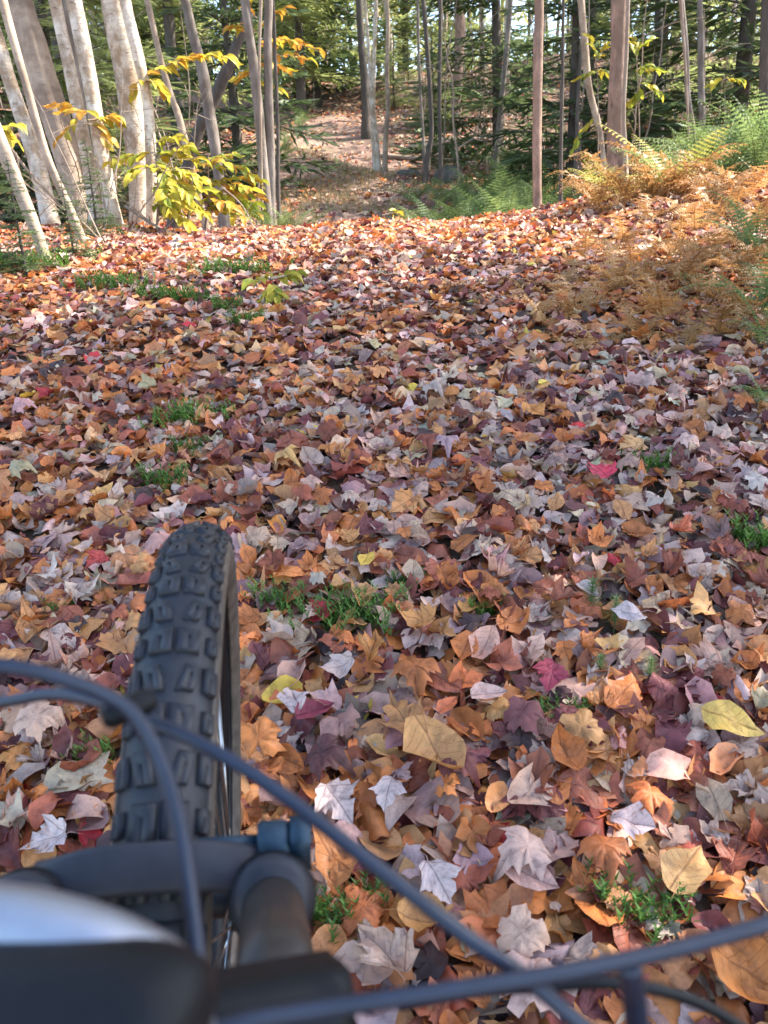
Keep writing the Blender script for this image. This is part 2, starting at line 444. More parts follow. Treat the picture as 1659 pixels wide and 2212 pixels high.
# ------------------------------------------------------------------ leaf shapes
MAPLE = [(.0, .0), (.10, -.06), (.33, -.03), (.29, .08), (.33, .16), (.47, .20), (.46, .30), (.62, .50), (.43, .47), (.39, .58), (.28, .53), (.27, .66), (.31, .75), (.17, .80), (0, 1.06)]
MAPLE_S = [(.0, .0), (.34, -.05), (.34, .14), (.56, .48), (.32, .55), (.28, .76), (0, 1.06)]
MAPLE3 = [(.0, .0), (.12, .0), (.24, .08), (.30, .24), (.36, .33), (.50, .60), (.36, .58), (.31, .66), (.22, .62), (.24, .74), (.20, .84), (.09, .92), (0, 1.05)]
OVAL = [(0, 0), (.13, .04), (.26, .18), (.335, .38), (.33, .56), (.26, .74), (.14, .9), (0, 1.05)]
OVAL_S = [(0, 0), (.26, .18), (.33, .5), (.18, .85), (0, 1.05)]
def leaf_shape(half, centre, rings, g, curl, kind, petiole=True):
    L = np.array(half)
    o = np.vstack([L, L[1:-1][::-1] * [-1, 1]])
    o = o + g.normal(0, .022, o.shape)
    n = len(o)
    c = np.array([0, centre])
    V = [c[None]]
    for q in rings: V.append(c + (o - c) * q)
    V = np.vstack(V)
    F = []
    jj = np.arange(n); kk = (jj + 1) % n
    F.append(np.stack([np.zeros(n, int), 1 + jj, 1 + kk], -1))
    for r in range(len(rings) - 1):
        a = 1 + r * n; bq = a + n
        F.append(np.stack([a + jj, bq + jj, bq + kk], -1)); F.append(np.stack([a + jj, bq + kk, a + kk], -1))
    F = np.vstack(F)
    flat = V[:, :2].copy()
    x, y = V[:, 0], V[:, 1] - .45
    z = np.zeros(len(V))
    if kind == 'maple':
        ang = np.arctan2(V[:, 1] - centre, V[:, 0]); rr = np.hypot(V[:, 0], V[:, 1] - centre)
        z += -.09 * rr * np.abs(np.sin(ang * 2.7 + .6)) * g.uniform(.4, 1.6)
    else:
        z += .018 * np.sin(V[:, 1] * 38 - np.abs(V[:, 0]) * 22) * (np.abs(V[:, 0]) > .02)
    z += g.uniform(-.2, .9) * curl * np.abs(x)
    z += g.normal(0, .35) * curl * x * y + g.normal(0, .5) * curl * y * y
    rc = np.hypot(x, y) / .5
    z += g.normal(.05, .09) * curl * rc ** 3 + .05 * curl * rc ** 2 * np.sin(np.arctan2(y, x) * g.integers(2, 5) + g.uniform(0, 6))
    fx, fy, p1, p2 = g.uniform(5, 9), g.uniform(5, 9), g.uniform(0, 6), g.uniform(0, 6)
    z += .09 * curl * (np.sin(fx * x + p1) * np.sin(fy * y + p2)) + g.normal(0, .028 * curl, len(V))
    # bend round an axis in the blade's plane
    a = g.uniform(0, math.pi); k = g.uniform(.3, 3.4) * curl * g.choice([1, 1, -1])
    ca, sa = math.cos(a), math.sin(a)
    s = x * ca + y * sa; t = -x * sa + y * ca
    s2 = np.sin(s * k) / k; z2 = (1 - np.cos(s * k)) / k
    nx_ = np.cos(s * k); z = z * nx_ + z2; s2 = s2 - 0
    x = s2 * ca - t * sa; y = s2 * sa + t * ca
    V = np.stack([x, y, z - z.min() * .6], -1)
    if petiole:
        b0 = V[1]; d = b0 - V[0]; d = d / np.linalg.norm(d)
        q = np.array([d[1], -d[0], 0]) * .011
        mid = b0 + d * .28 + np.array([0, 0, .05]) + q * 6 * g.normal(); tip = b0 + d * .55 + np.array([0, 0, -.05])+ q * 14 * g.normal()
        m0 = len(V)
        V = np.vstack([V, b0 - q, b0 + q, mid + q, mid - q, tip])
        F = np.vstack([F, [m0, m0 + 1, m0 + 2], [m0, m0 + 2, m0 + 3], [m0 + 3, m0 + 2, m0 + 4]])
        flat = np.vstack([flat, np.tile([[.0, -.02]], (5, 1))])
    LEAF_UV[id(V)] = flat; LEAF_KEEP.append(V)
    return V, F
LEAF_UV, LEAF_KEEP = {}, []
gl = np.random.default_rng(3)
CURL_M = (.45, .65, .75, .7, 1.0, 1.1, 1.0, 1.3, 1.2, .7, .75, 1.5)
CURL_O = (.5, .75, .9, 1.1, 1.3, 1.5, .8, 1.2)
HI_MAPLE = [leaf_shape(MAPLE if k % 2 else MAPLE3, .33, (.35, .7, 1), gl, q, 'maple') for k, q in enumerate(CURL_M)]
HI_OVAL = [leaf_shape(OVAL, .48, (.4, .75, 1), gl, q, 'oval') for q in CURL_O]
MID_MAPLE = [leaf_shape(MAPLE if k % 3 == 1 else MAPLE3, .33 if k % 3 == 1 else .42, (.55, 1), gl, q, 'maple', k % 3 == 0) for k, q in enumerate((.4, .6, .75, .9, 1.05, 1.2, 1.3, .8, .5, 1.1))]
MID_OVAL = [leaf_shape(OVAL, .48, (.55, 1), gl, q, 'oval', False) for q in (.5, .7, .9, 1.1, 1.3)]
LO = [leaf_shape(MAPLE_S, .33, (1,), gl, q, 'maple', False) for q in (.5, .8, 1.1, 1.3, .9)] + [leaf_shape(OVAL_S, .48, (1,), gl, q, 'oval', False) for q in (.6, .9, 1.2)]

PAL = {
 'orange': (.53, .175, .05), 'tanorange': (.55, .25, .095), 'lavender': (.53, .365, .285), 'maroon': (.18, .05, .045),
 'redbrown': (.30, .085, .045), 'tan': (.46, .31, .20), 'mauve': (.31, .175, .15), 'pinkish': (.54, .30, .215), 'red': (.46, .035, .04), 'yellow': (.66, .44, .07), 'dark': (.075, .04, .035)}
PKEYS = ['orange', 'tanorange', 'lavender', 'maroon', 'redbrown', 'tan', 'mauve', 'pinkish', 'red', 'yellow', 'dark']
PW = np.array([.24, .16, .16, .11, .15, .06, .05, .08, .003, .003, .03]); PW /= PW.sum()

def quat_mats(n, tilt_sigma, g):
    yaw = g.uniform(0, 2 * np.pi, n)
    ta = g.uniform(0, 2 * np.pi, n); tm = np.abs(g.normal(0, tilt_sigma, n))
    ax = np.stack([np.cos(ta), np.sin(ta), np.zeros(n)], -1)
    c, s = np.cos(tm), np.sin(tm)
    K = np.zeros((n, 3, 3))
    K[:, 0, 2] = ax[:, 1]; K[:, 1, 2] = -ax[:, 0]; K[:, 2, 0] = -ax[:, 1]; K[:, 2, 1] = ax[:, 0]
    T = np.eye(3)[None] + s[:, None, None] * K + (1 - c)[:, None, None] * (K @ K)
    Z = np.zeros((n, 3, 3)); Z[:, 0, 0] = np.cos(yaw); Z[:, 0, 1] = -np.sin(yaw); Z[:, 1, 0] = np.sin(yaw); Z[:, 1, 1] = np.cos(yaw); Z[:, 2, 2] = 1
    return T @ Z
def slope_mats(x, y):
    e = .06
    gx_ = (G(x + e, y) - G(x - e, y)) / (2 * e); gy_ = (G(x, y + e) - G(x, y - e)) / (2 * e)
    n = np.stack([-gx_, -gy_, np.ones_like(gx_)], -1); n /= np.linalg.norm(n, axis=1)[:, None]
    u = np.stack([np.ones_like(gx_), np.zeros_like(gx_), gx_], -1); u /= np.linalg.norm(u, axis=1)[:, None]
    v_ = np.cross(n, u)
    return np.stack([u, v_, n], -1)
def scatter(mb, shapes, x, y, zoff, size, tilt, g, cols):
    n = len(x)
    Rm = slope_mats(x, y) @ quat_mats(n, tilt, g)
    flip = np.where(g.random(n) < .35, -1.0, 1.0)
    P = np.stack([x, y, G(x, y) + zoff], -1)
    which = g.integers(0, len(shapes), n)
    for k, (V, F) in enumerate(shapes):
        q = np.where(which == k)[0]
        if not len(q): continue
        Vc = V - np.array([0, 0, 0])
        vv = Vc[None] * size[q][:, None, None] * np.stack([np.ones(len(q)), np.ones(len(q)), flip[q]], -1)[:, None, :]
        vv = vv.copy()
        low = np.minimum(vv[:, :, 2].min(1), 0)
        vv[:, :, 2] -= low[:, None] * .7
        w = np.einsum('kij,kvj->kvi', Rm[q], vv) + P[q][:, None]
        f = (F[None] + (np.arange(len(q)) * len(V))[:, None, None]).reshape(-1, 3)
        mb.add(w.reshape(-1, 3), f, np.repeat(cols[q], len(V), 0))
WARM = np.array([1.7, 1.7, .55, .6, 1.2, 1.2, .6, 1.0, 1, 1, .8]); COOL = np.array([.45, .5, 1.5, 1.4, .9, .9, 1.5, 1.1, 1, 1, 1.2])
def leaf_cols(n, g, w=PW, x=None, y=None):
    k = g.choice(len(PKEYS), n, p=w)
    if x is not None:      # drifts: warm leaves gather in some places, pale and dark ones in others
        fld = np.sin(1.9 * x + 1.1 * y + 1) + np.sin(2.7 * y - 1.6 * x) + .8 * np.sin(4.4 * x + .7) * np.sin(3.9 * y)
        wm = g.random(n) < 1 / (1 + np.exp(-1.3 * fld))
        a_ = w * WARM; b_ = w * COOL
        k = np.where(wm, g.choice(len(PKEYS), n, p=a_ / a_.sum()), g.choice(len(PKEYS), n, p=b_ / b_.sum()))
    c = np.array([PAL[q] for q in PKEYS])[k]
    return np.clip(c * np.exp(g.normal(0, .2, (n, 1))) * np.exp(g.normal(0, .07, (n, 3))), 0, .85)

g = np.random.default_rng(21)
mb = MB()
PW2 = PW.copy()
for _k, _m in (('orange', .85), ('tanorange', 1.0), ('lavender', 1.0), ('mauve', 1.1), ('maroon', 1.05), ('pinkish', 1.7)): PW2[PKEYS.index(_k)] *= _m
PW2 /= PW2.sum()
def zone(y0, y1, dens, shapes, smin, smax, tilt, zmax, margin):
    wid = .56 * y1 + margin
    n = int(dens * 2 * wid * (y1 - y0))
    x = g.uniform(-wid, wid, n); y = g.uniform(y0, y1, n)
    scatter(mb, shapes, x, y, g.uniform(.0, zmax, n), g.uniform(smin, smax, n), tilt, g, leaf_cols(n, g, PW if y1 < 2 else PW2, x, y))
zone(-.6, 1.3, 800, LO, .045, .08, .35, .02, .7)
zone(-.6, 1.3, 1000, MID_MAPLE + MID_OVAL, .042, .084, .30, .034, .7)
zone(-.4, 2.2, 900, LO, .010, .026, .5, .036, .5)
zone(1.3, 2.6, 800, LO, .045, .08, .38, .02, .7)
zone(1.3, 2.6, 850, MID_MAPLE + MID_OVAL, .038, .072, .35, .036, .7)
zone(2.6, 4.4, 1150, LO + MID_MAPLE[:3], .038, .073, .40, .036, .8)
zone(4.4, 7.6, 880, LO, .043, .077, .42, .036, 1.0)
near_litter = link('leaf_litter', mb.mesh('leaf_litter', True, M['litter']))
tag(near_litter, 'deep carpet of small dry autumn leaves over the near slope', 'leaves', None, 'stuff')
# thinner leaves beyond the rise
mb = MB()
n = 50000
y = 7.6 + 34 * g.random(n) ** 1.5; x = g.uniform(-1, 1, n) * (.6 * y + 3)
kp = (np.abs(x - trail_c(y)) > trail_w(y)) | (g.random(n) < .45)
x, y = x[kp], y[kp]; n = len(x)
wf = PW.copy()
for _k, _m in (('orange', .45), ('tanorange', .9), ('tan', 4), ('pinkish', 2.2), ('lavender', .8), ('maroon', .5)): wf[PKEYS.index(_k)] *= _m
scatter(mb, LO, x, y, g.uniform(0, .03, n) + .03 * (np.abs(x - trail_c(y)) < trail_w(y)), g.uniform(.07, .13, n), .3, g, leaf_cols(n, g, wf / wf.sum()))
tag(link('hillside_leaf_litter', mb.mesh('hillside_leaf_litter', False, M['litter'])), 'thin scatter of fallen leaves on the far hillside and trail', 'leaves', None, 'stuff')

# ------------------------------------------------------------------ single fallen leaves
def uv_leaf(V, F, name, mat):
    b = MB(); b.add(V, F); me = b.mesh(name, True, mat)
    fl = LEAF_UV[id(V)]
    u = me.uv_layers.new(name='UVMap')
    idx = np.zeros(len(me.loops), np.int32); me.loops.foreach_get('vertex_index', idx)
    u.data.foreach_set('uv', fl[idx].astype(np.float32).ravel())
    return me
HIM = []
for k, (V, F) in enumerate(HI_MAPLE):
    HIM.append(uv_leaf(V, F, 'maple_leaf', M['maple_fallen']))
HIO = []
for k, (V, F) in enumerate(HI_OVAL):
    HIO.append(uv_leaf(V, F, 'oval_leaf', M['oval_fallen']))
WORDS = {'orange': 'rusty orange', 'tanorange': 'tan orange', 'lavender': 'pale lavender grey', 'maroon': 'dark maroon', 'redbrown': 'reddish brown', 'tan': 'dull tan', 'mauve': 'greyish mauve', 'pinkish': 'pinkish tan', 'red': 'bright red', 'yellow': 'golden yellow', 'dark': 'blackish brown'}
def put_leaf(kind, p, size, col, label, group, tilt=.25, yaw=None, variant=None, zoff=.02):
    meshes = HIM if kind == 'maple' else HIO
    me = meshes[variant if variant is not None else rnd.randrange(len(meshes))]
    o = link(kind + '_leaf' if kind == 'maple' else 'beech_leaf', me)
    nrm = slope_n(p[0], p[1])
    q = Vector((0, 0, 1)).rotation_difference(nrm)
    ta = rnd.uniform(0, 6.28)
    q = Quaternion((math.cos(ta), math.sin(ta), 0), abs(rnd.gauss(0, tilt))) @ q @ Quaternion((0, 0, 1), yaw if yaw is not None else rnd.uniform(0, 6.28))
    o.rotation_mode = 'QUATERNION'; o.rotation_quaternion = q
    o.scale = (size, size, size * rnd.choice([1, 1, 1, -1]) if variant is None else size)
    o.location = (p[0], p[1], Gf(p[0], p[1]) + zoff)
    o.color = (*[min(.85, max(0, c)) for c in col], 1)
    tag(o, label, 'leaf', group)
    return o
HERO = [  # kind, x, y (photo at 1659 wide), size, colour, label
 ('maple', 1295, 1024, .12, (.62, .05, .09), 'bright crimson maple leaf lying flat among the brown leaves', 1),
 ('beech', 1175, 832, .05, (.72, .52, .08), 'small clear yellow leaf beside the brown ferns', 0),
 ('beech', 792, 1210, .055, (.68, .42, .07), 'golden yellow oval leaf next to an orange maple leaf', 1),
 ('maple', 755, 1160, .075, (.58, .27, .09), 'orange maple leaf lying flat beside a golden yellow leaf', 1),
 ('maple', 905, 1345, .10, (.58, .26, .08), 'large orange maple leaf arched up over clubmoss', 5),
 ('maple', 805, 1410, .105, (.55, .24, .07), 'tall folded orange maple leaf standing beside the clubmoss', 7),
 ('maple', 640, 1520, .095, (.58, .50, .52), 'pale grey maple leaf with lobes next to a dark red oval leaf', 2),
 ('maple', 735, 1450, .095, (.55, .46, .45), 'crumpled pale grey leaf just below the clubmoss', 4),
 ('beech', 675, 1545, .075, (.28, .05, .07), 'dark red oval leaf touching a pale grey maple leaf', 0),
 ('beech', 935, 1625, .15, (.56, .28, .10), 'long ribbed tan beech leaf lying on the litter', 3),
 ('maple', 870, 1560, .13, (.48, .22, .08), 'big brown leaf draped behind the long ribbed beech leaf', 6),
 ('beech', 1360, 1330, .075, (.55, .49, .52), 'round pale grey leaf with a smooth top near tiny fir seedlings', 1),
 ('beech', 1268, 1278, .06, (.55, .49, .50), 'small round pale leaf above the fir seedlings', 0),
 ('maple', 1365, 970, .11, (.60, .33, .14), 'large flat tan maple leaf behind the crimson leaf', 1),
 ('maple', 1150, 890, .13, (.60, .24, .06), 'large glowing orange leaf lying in front of the brown ferns', 2),
 ('beech', 1475, 1890, .10, (.58, .32, .12), 'broad tan oval leaf with wavy ribs on the litter', 1),
 ('beech', 735, 1880, .10, (.42, .17, .06), 'curled brown oval leaf beside the fork leg', 4),
 ('beech', 905, 2005, .09, (.52, .25, .08), 'cupped tan oval leaf beneath the cable', 2),
 ('beech', 1575, 1570, .11, (.66, .42, .10), 'large yellow oval leaf at the edge of the open slope', 1),
 ('maple', 945, 1915, .10, (.60, .53, .55), 'whitish maple leaf with pointed lobes under the diagonal cable', 0),
 ('maple', 730, 1740, .105, (.60, .52, .53), 'pale maple leaf lying just right of the front tyre', 1),
 ('maple', 840, 1715, .09, (.60, .53, .55), 'pale lobed maple leaf above a small dark red leaf', 0),
 ('beech', 1140, 1900, .085, (.60, .40, .36), 'pinkish oval leaf between whitish maple leaves', 0),
 ('maple', 1360, 1790, .095, (.60, .50, .53), 'pale lilac maple leaf lying beside a dark maroon leaf', 2),
 ('maple', 100, 1820, .10, (.62, .56, .58), 'whitish maple leaf left of the tyre near the fork', 1),
 ('beech', 1600, 2110, .13, (.55, .20, .05), 'large rusty orange leaf beneath the upper right cable', 4),
 ('maple', 830, 2065, .12, (.55, .42, .36), 'crumpled pale brown leaf beside dark green moss', 7),
 ('beech', 1050, 1510, .07, (.58, .42, .40), 'smooth pinkish grey oval leaf on dark maroon leaves', 0),
 ('beech', 965, 1530, .05, (.60, .16, .06), 'tiny red and orange oval leaf on a maroon leaf', 0),
 ('maple', 1190, 1470, .09, (.36, .05, .08), 'dark red maple leaf lying flat on brown leaves', 1),
 ('maple', 1470, 1150, .09, (.50, .12, .05), 'deep orange red leaf curled on the open litter', 4),
 ('maple', 210, 1215, .075, (.42, .06, .05), 'dark red leaf in the sunny patch left of the tyre', 1),
]
hero_xy = []
for kd, px, py, s, c, lab, var in HERO:
    p = ground_pix(px, py, .06)
    hero_xy.append((p.x, p.y, s * 1.7))
    c = (c[0], c[1] * .88, c[2] * .78) if c[2] > .33 else c
    put_leaf(kd, p, s * (.68 if kd == 'maple' else .9), c, lab, None, .12, None, var, .062)
def shape_word(q, s): return ('small ' if s < .062 else 'broad ') + ('flat ' if q < .72 else 'wavy ' if q < 1.05 else 'curled ')
cnt_m = cnt_o = 0
tries = 0
while (cnt_m < 255 or cnt_o < 120) and tries < 5000:
    tries += 1
    yd = 900 + 1330 * rnd.random() ** .75; xd = rnd.uniform(-20, 1680)
    if xd < 520 and yd > 1150 and xd > 200: continue
    p = ground_pix(xd, yd)
    if any((p.x - a) ** 2 + (p.y - b_) ** 2 < (.55 * s_) ** 2 for a, b_, s_ in hero_xy): continue
    k = rng.choice(len(PKEYS), p=PW); key = PKEYS[k]
    base = np.array(PAL[key]) * math.exp(rnd.gauss(0, .16)) * (.92 if key == 'lavender' else 1)
    if rnd.random() < .68:
        if cnt_m >= 255: continue
        cnt_m += 1
        vr = rnd.randrange(len(HIM)); sz = rnd.uniform(.044, .076); w = shape_word(CURL_M[vr], sz) + WORDS[key]
        put_leaf('maple', p, sz, base, w + ' maple leaf lying loose on top of the litter', w + ' maple leaves on the litter', .34, variant=vr, zoff=rnd.uniform(.026, .042))
    else:
        if cnt_o >= 120: continue
        cnt_o += 1
        vr = rnd.randrange(len(HIO)); sz = rnd.uniform(.055, .10); w = shape_word(CURL_O[vr], sz * .8) + WORDS[key]
        put_leaf('oval', p, sz, base, w + ' oval leaf lying loose on top of the litter', w + ' oval leaves on the litter', .34, variant=vr, zoff=rnd.uniform(.026, .042))
    hero_xy.append((p.x, p.y, .05))

# ------------------------------------------------------------------ trees
def leaf_cloud(centres, radii, n, size, g, flat=.5):
    """n folded leaves scattered through ellipsoids round the given centres"""
    k = g.integers(0, len(centres), n)
    d = g.normal(0, 1, (n, 3)); d /= np.linalg.norm(d, axis=1)[:, None]
    r = g.random(n) ** .45
    p = np.asarray(centres)[k] + d * r[:, None] * np.asarray(radii)[k][:, None] * np.array([1, 1, .6])
    Rm = quat_mats(n, flat, g)
    s = g.uniform(.6, 1.3, n) * size
    sh = np.array([[0, -.5, 0], [.3, 0, .08], [0, .55, 0], [-.3, 0, .08]])
    V = np.einsum('kij,kvj->kvi', Rm, sh[None] * s[:, None, None]) + p[:, None]
    a = np.arange(n)[:, None] * 4
    F = np.concatenate([a + np.array([[0, 1, 2]]), a + np.array([[0, 2, 3]])])
    return V.reshape(-1, 3), F
def make_limbs(mb, top0, top1, r0, g, n=9, spread=2.4):
    tips = []
    for q in range(n):
        t = g.uniform(.1, 1)
        a = top0 + (top1 - top0) * t
        ang = g.uniform(0, 6.28); L = spread * (1.1 - .6 * t) * g.uniform(.7, 1.2)
        e = a + np.array([math.cos(ang) * L, math.sin(ang) * L, L * g.uniform(.35, .9)])
        m_ = (a + e) / 2 + np.array([0, 0, -.12 * L])
        V, F = tube(smooth_path([a, m_, e], 6), np.linspace(r0 * .5 * (1.15 - t * .7), .012, 6), 5, False)
        mb.add(V, F); tips += [e, (m_ + e) / 2]
    tips.append(top1)
    return tips
seedc = [100]
def tree_px(name, label, pts, D, mat, height=9.0, crown=True, group=None, cat='tree', crown_mat='crown', nleaf=1300, limbs=8, seg=10, flare=1.25, grow=True):
    """pts: (x, y, width) from the foot up, read off the photograph; D: distance along y"""
    seedc[0] += 1; g = np.random.default_rng(seedc[0])
    P = [PD(x, y, D) for x, y, w in pts]
    rad = [w * SC * depth_of(p) / FPX / 2 for p, (x, y, w) in zip(P, pts)]
    foot = P[0].copy(); gz = Gf(foot.x, foot.y)
    if foot.z > gz + .02:      # hidden foot: carry the line down to the floor
        d = (P[0] - P[1]); d.x *= .6; d.y *= .6
        t = (foot.z - gz) / max(1e-3, -d.z)
        P.insert(0, foot + d * t); rad.insert(0, rad[0] * 1.12)
    base = Vector((P[0].x, P[0].y, Gf(P[0].x, P[0].y)))
    P.insert(0, P[0] + (P[0] - P[1]).normalized() * .12); rad.insert(0, rad[0] * flare)
    rad[1] *= 1 + (flare - 1) * .6
    if grow:
        d = (P[-1] - P[-2]).normalized(); top = P[-1]; r = rad[-1]; z0 = top.z
        k = 0
        while top.z < base.z + height and k < 14:
            d = (d + Vector((g.normal(0, .04), g.normal(0, .04), .12))).normalized()
            top = top + d * .9; r = max(.02, r * .88); P.append(top); rad.append(r); k += 1
    o = empty(name, base, label, cat, group)
    P = np.array([tuple(p - base) for p in P])
    n = max(14, len(P) * 4)
    path = smooth_path(P, n)
    rr = np.interp(np.linspace(0, len(P) - 1, n), np.arange(len(P)), rad)
    mbt = MB(); V, F = tube(path, rr, seg, True, .055, seedc[0]); mbt.add(V, F)
    if crown:
        tips = make_limbs(mbt, path[int(n * .6)], path[-1], rad[len(rad) // 2], g, limbs)
    link('trunk', mbt.mesh('trunk', True, M[mat]), o)
    if crown:
        mc = MB(); V, F = leaf_cloud(tips, np.full(len(tips), .85), nleaf, .10, g); mc.add(V, F)
        link('crown', mc.mesh('crown', False, M[crown_mat]), o)
    return o
def yfoot(x, y): return ground_pix(x, y).y

# the leaning clump on the left, foot first
D1 = yfoot(250, 497)
tree_px('birch_tree', 'thin leaning tan trunk standing apart in front of the white clump', [(102, 572, 25), (78, 500, 26), (45, 415, 28), (0, 305, 29), (-40, 200, 28), (-90, 60, 27)], yfoot(102, 572), 'beech', 8)
tree_px('birch_tree', 'pale tan trunk leaning hard with peeling bark, leftmost of the clump', [(92, 405, 34), (75, 340, 32), (45, 245, 31), (20, 170, 31), (-5, 90, 31), (-35, 0, 31)], D1 + .75, 'birch', 9)
tree_px('birch_tree', 'slender reddish brown trunk hugging the thick grey trunk', [(188, 545, 17), (150, 450, 17), (100, 335, 18), (57, 185, 18), (10, 18, 19)], yfoot(188, 540), 'beech', 9)
tree_px('birch_tree', 'thick grey brown trunk in the middle of the leaning clump', [(178, 470, 62), (147, 340, 57), (103, 200, 57), (70, 90, 57), (43, 0, 58)], D1 + .3, 'beech', 11, nleaf=1600)
tree_px('birch_tree', 'white trunk with tan patches behind a straighter white trunk', [(212, 493, 34), (203, 430, 31), (180, 300, 28), (147, 135, 26), (118, 0, 25)], D1 + .12, 'birch', 10)
tree_px('birch_tree', 'dark narrow trunk half hidden between two white trunks', [(218, 440, 13), (207, 415, 13), (173, 200, 14), (137, 0, 15)], D1 + .9, 'grey', 9)
tree_px('birch_tree', 'straight bright white trunk with dark flecks beside yellow beech leaves', [(247, 497, 37), (237, 430, 34), (220, 330, 32), (193, 165, 32), (160, 0, 31)], D1, 'birch', 10)
tree_px('birch_tree', 'thickest bright white trunk with brown stains, lit by the sun', [(304, 452, 50), (298, 340, 46), (283, 220, 50), (270, 120, 56), (247, 0, 60)], D1 + .45, 'birch', 12, nleaf=1600)
tree_px('birch_tree', 'thin white stem pressed against the thickest white trunk', [(326, 500, 19), (327, 400, 23), (320, 235, 24), (300, 130, 24), (270, 0, 24)], D1 + .2, 'birch', 9)
# trees round the hollow
tree_px('maple_tree', 'tall grey twin trunk, the slightly leaning half beside the rise', [(577, 452, 22), (568, 350, 21), (556, 210, 21), (541, 90, 21), (529, 0, 21)], 7.7, 'grey', 11)
tree_px('maple_tree', 'tall grey twin trunk, the straight half beside the rise', [(586, 447, 19), (584, 330, 19), (580, 200, 20), (578, 90, 19), (580, 0, 19)], 7.75, 'grey', 11)
tree_px('dead_sapling', 'thin bare black stem right behind the grey twin trunk', [(601, 400, 8), (600, 280, 8), (594, 120, 8), (590, 0, 7)], 8.3, 'dark', 8, crown=False)
tree_px('dead_sapling', 'pale thin stem squeezed between the grey twin trunks', [(566, 440, 6), (563, 280, 6), (560, 130, 6)], 7.6, 'twig', 5, crown=False)
tree_px('maple_tree', 'crooked dark grey trunk left of the twin trunks', [(472, 372, 24), (462, 300, 25), (448, 220, 24), (436, 150, 23), (415, 70, 22), (400, 0, 21)], 9.2, 'grey', 10)
tree_px('dead_tree', 'dark leaning dead trunk crossing the crooked grey trunk', [(418, 312, 26), (450, 245, 24), (478, 180, 24), (505, 115, 22), (540, 20, 20)], 9.5, 'dark', 6, crown=False, grow=False)
tree_px('birch_tree', 'pale crooked thin trunk between the white clump and the crooked tree', [(392, 275, 14), (372, 215, 13), (352, 150, 14), (338, 90, 13), (318, 0, 13)], 10.5, 'beech', 9)
tree_px('birch_tree', 'forked white birch by the bend of the trail, straighter stem', [(812, 294, 12), (806, 240, 11), (806, 180, 11), (808, 120, 9), (812, 0, 9)], 17.5, 'birch', 12)
tree_px('birch_tree', 'forked white birch by the bend of the trail, splayed stem', [(806, 290, 9), (802, 220, 8), (800, 165, 8), (795, 90, 8), (788, 0, 7)], 17.6, 'birch', 12)
tree_px('birch_tree', 'slim pale tree just right of the forked white birch', [(833, 300, 12), (838, 230, 10), (836, 150, 9), (838, 60, 9), (836, 0, 9)], 17.3, 'beech', 12)
tree_px('spruce_trunk', 'dark mossy trunk behind the forked white birch', [(790, 262, 20), (788, 180, 18), (780, 90, 16), (776, 0, 15)], 21, 'dark', 12)
tree_px('maple_tree', 'thin dark trunk with a bent foot right of the trail', [(926, 325, 13), (932, 290, 10), (930, 220, 10), (924, 120, 10), (914, 0, 9)], 14.5, 'dark', 11)
tree_px('maple_tree', 'thin dark straight trunk right of the trail', [(951, 322, 9), (949, 240, 9), (950, 120, 9), (951, 0, 8)], 14.3, 'dark', 11)
tree_px('maple_tree', 'short dark thin trunk at the foot of the pair by the trail', [(916, 330, 7), (912, 260, 6), (905, 140, 6), (902, 0, 6)], 14.8, 'grey', 11)
tree_px('pine_tree', 'broad brown trunk on the far slope behind the dark thin trunks', [(985, 240, 24), (990, 150, 22), (994, 60, 22), (992, 0, 21)], 22, 'pine', 13)
tree_px('pine_tree', 'straight reddish brown trunk rising from the fern bank', [(1161, 442, 21), (1160, 330, 20), (1161, 200, 20), (1162, 90, 20), (1164, 0, 20)], 7.3, 'pine', 11)
tree_px('dead_sapling', 'thin dark stem just right of the straight reddish trunk', [(1211, 412, 9), (1212, 300, 8), (1215, 160, 7), (1217, 0, 6)], 8.6, 'dark', 8, crown=False)
tree_px('maple_tree', 'speckled crooked trunk left of the thick reddish trunk', [(1303, 340, 11), (1292, 270, 13), (1272, 190, 14), (1262, 90, 16), (1255, 0, 16)], 10.5, 'beech', 8, nleaf=2600, limbs=12)
tree_px('dead_sapling', 'dark thin stem against the speckled crooked trunk', [(1246, 300, 9), (1249, 200, 8), (1257, 90, 8), (1262, 0, 7)], 11.5, 'dark', 8, crown=False)
tree_px('pine_tree', 'thick reddish brown trunk behind the yellow green ferns', [(1334, 352, 42), (1330, 280, 37), (1333, 180, 36), (1337, 80, 37), (1340, 0, 38)], 8.4, 'pine', 12)
tree_px('dead_sapling', 'thin pale stem leaning on the thick reddish trunk', [(1350, 335, 9), (1347, 240, 8), (1353, 120, 9), (1357, 0, 8)], 8.15, 'twig', 7, crown=False)
tree_px('maple_tree', 'slim grey trunk with a kink above the green ferns', [(1497, 290, 13), (1486, 210, 12), (1482, 110, 12), (1472, 0, 11)], 10.2, 'grey', 10)
tree_px('maple_tree', 'dull brown trunk beside the kinked slim trunk', [(1516, 270, 15), (1514, 160, 13), (1514, 80, 13), (1512, 0, 12)], 11.2, 'grey', 9, nleaf=3200, limbs=12)
tree_px('dead_sapling', 'pale thin stem below the kinked slim trunk', [(1487, 290, 5), (1485, 240, 5), (1481, 150, 5)], 9.6, 'twig', 5, crown=False)
tree_px('pine_tree', 'dark trunk with one pale edge behind the green fern bed', [(1650, 260, 22), (1652, 150, 21), (1656, 0, 20)], 10.0, 'dark', 11)
tree_px('maple_tree', 'distant dark trunk behind the lime green sapling', [(1423, 230, 20), (1421, 120, 18), (1423, 0, 17)], 15, 'dark', 11, nleaf=5000, limbs=14)
tree_px('pine_tree', 'grey brown trunk between the far firs and the reddish trunk', [(1075, 300, 12), (1090, 150, 11), (1103, 0, 11)], 15, 'grey', 12)

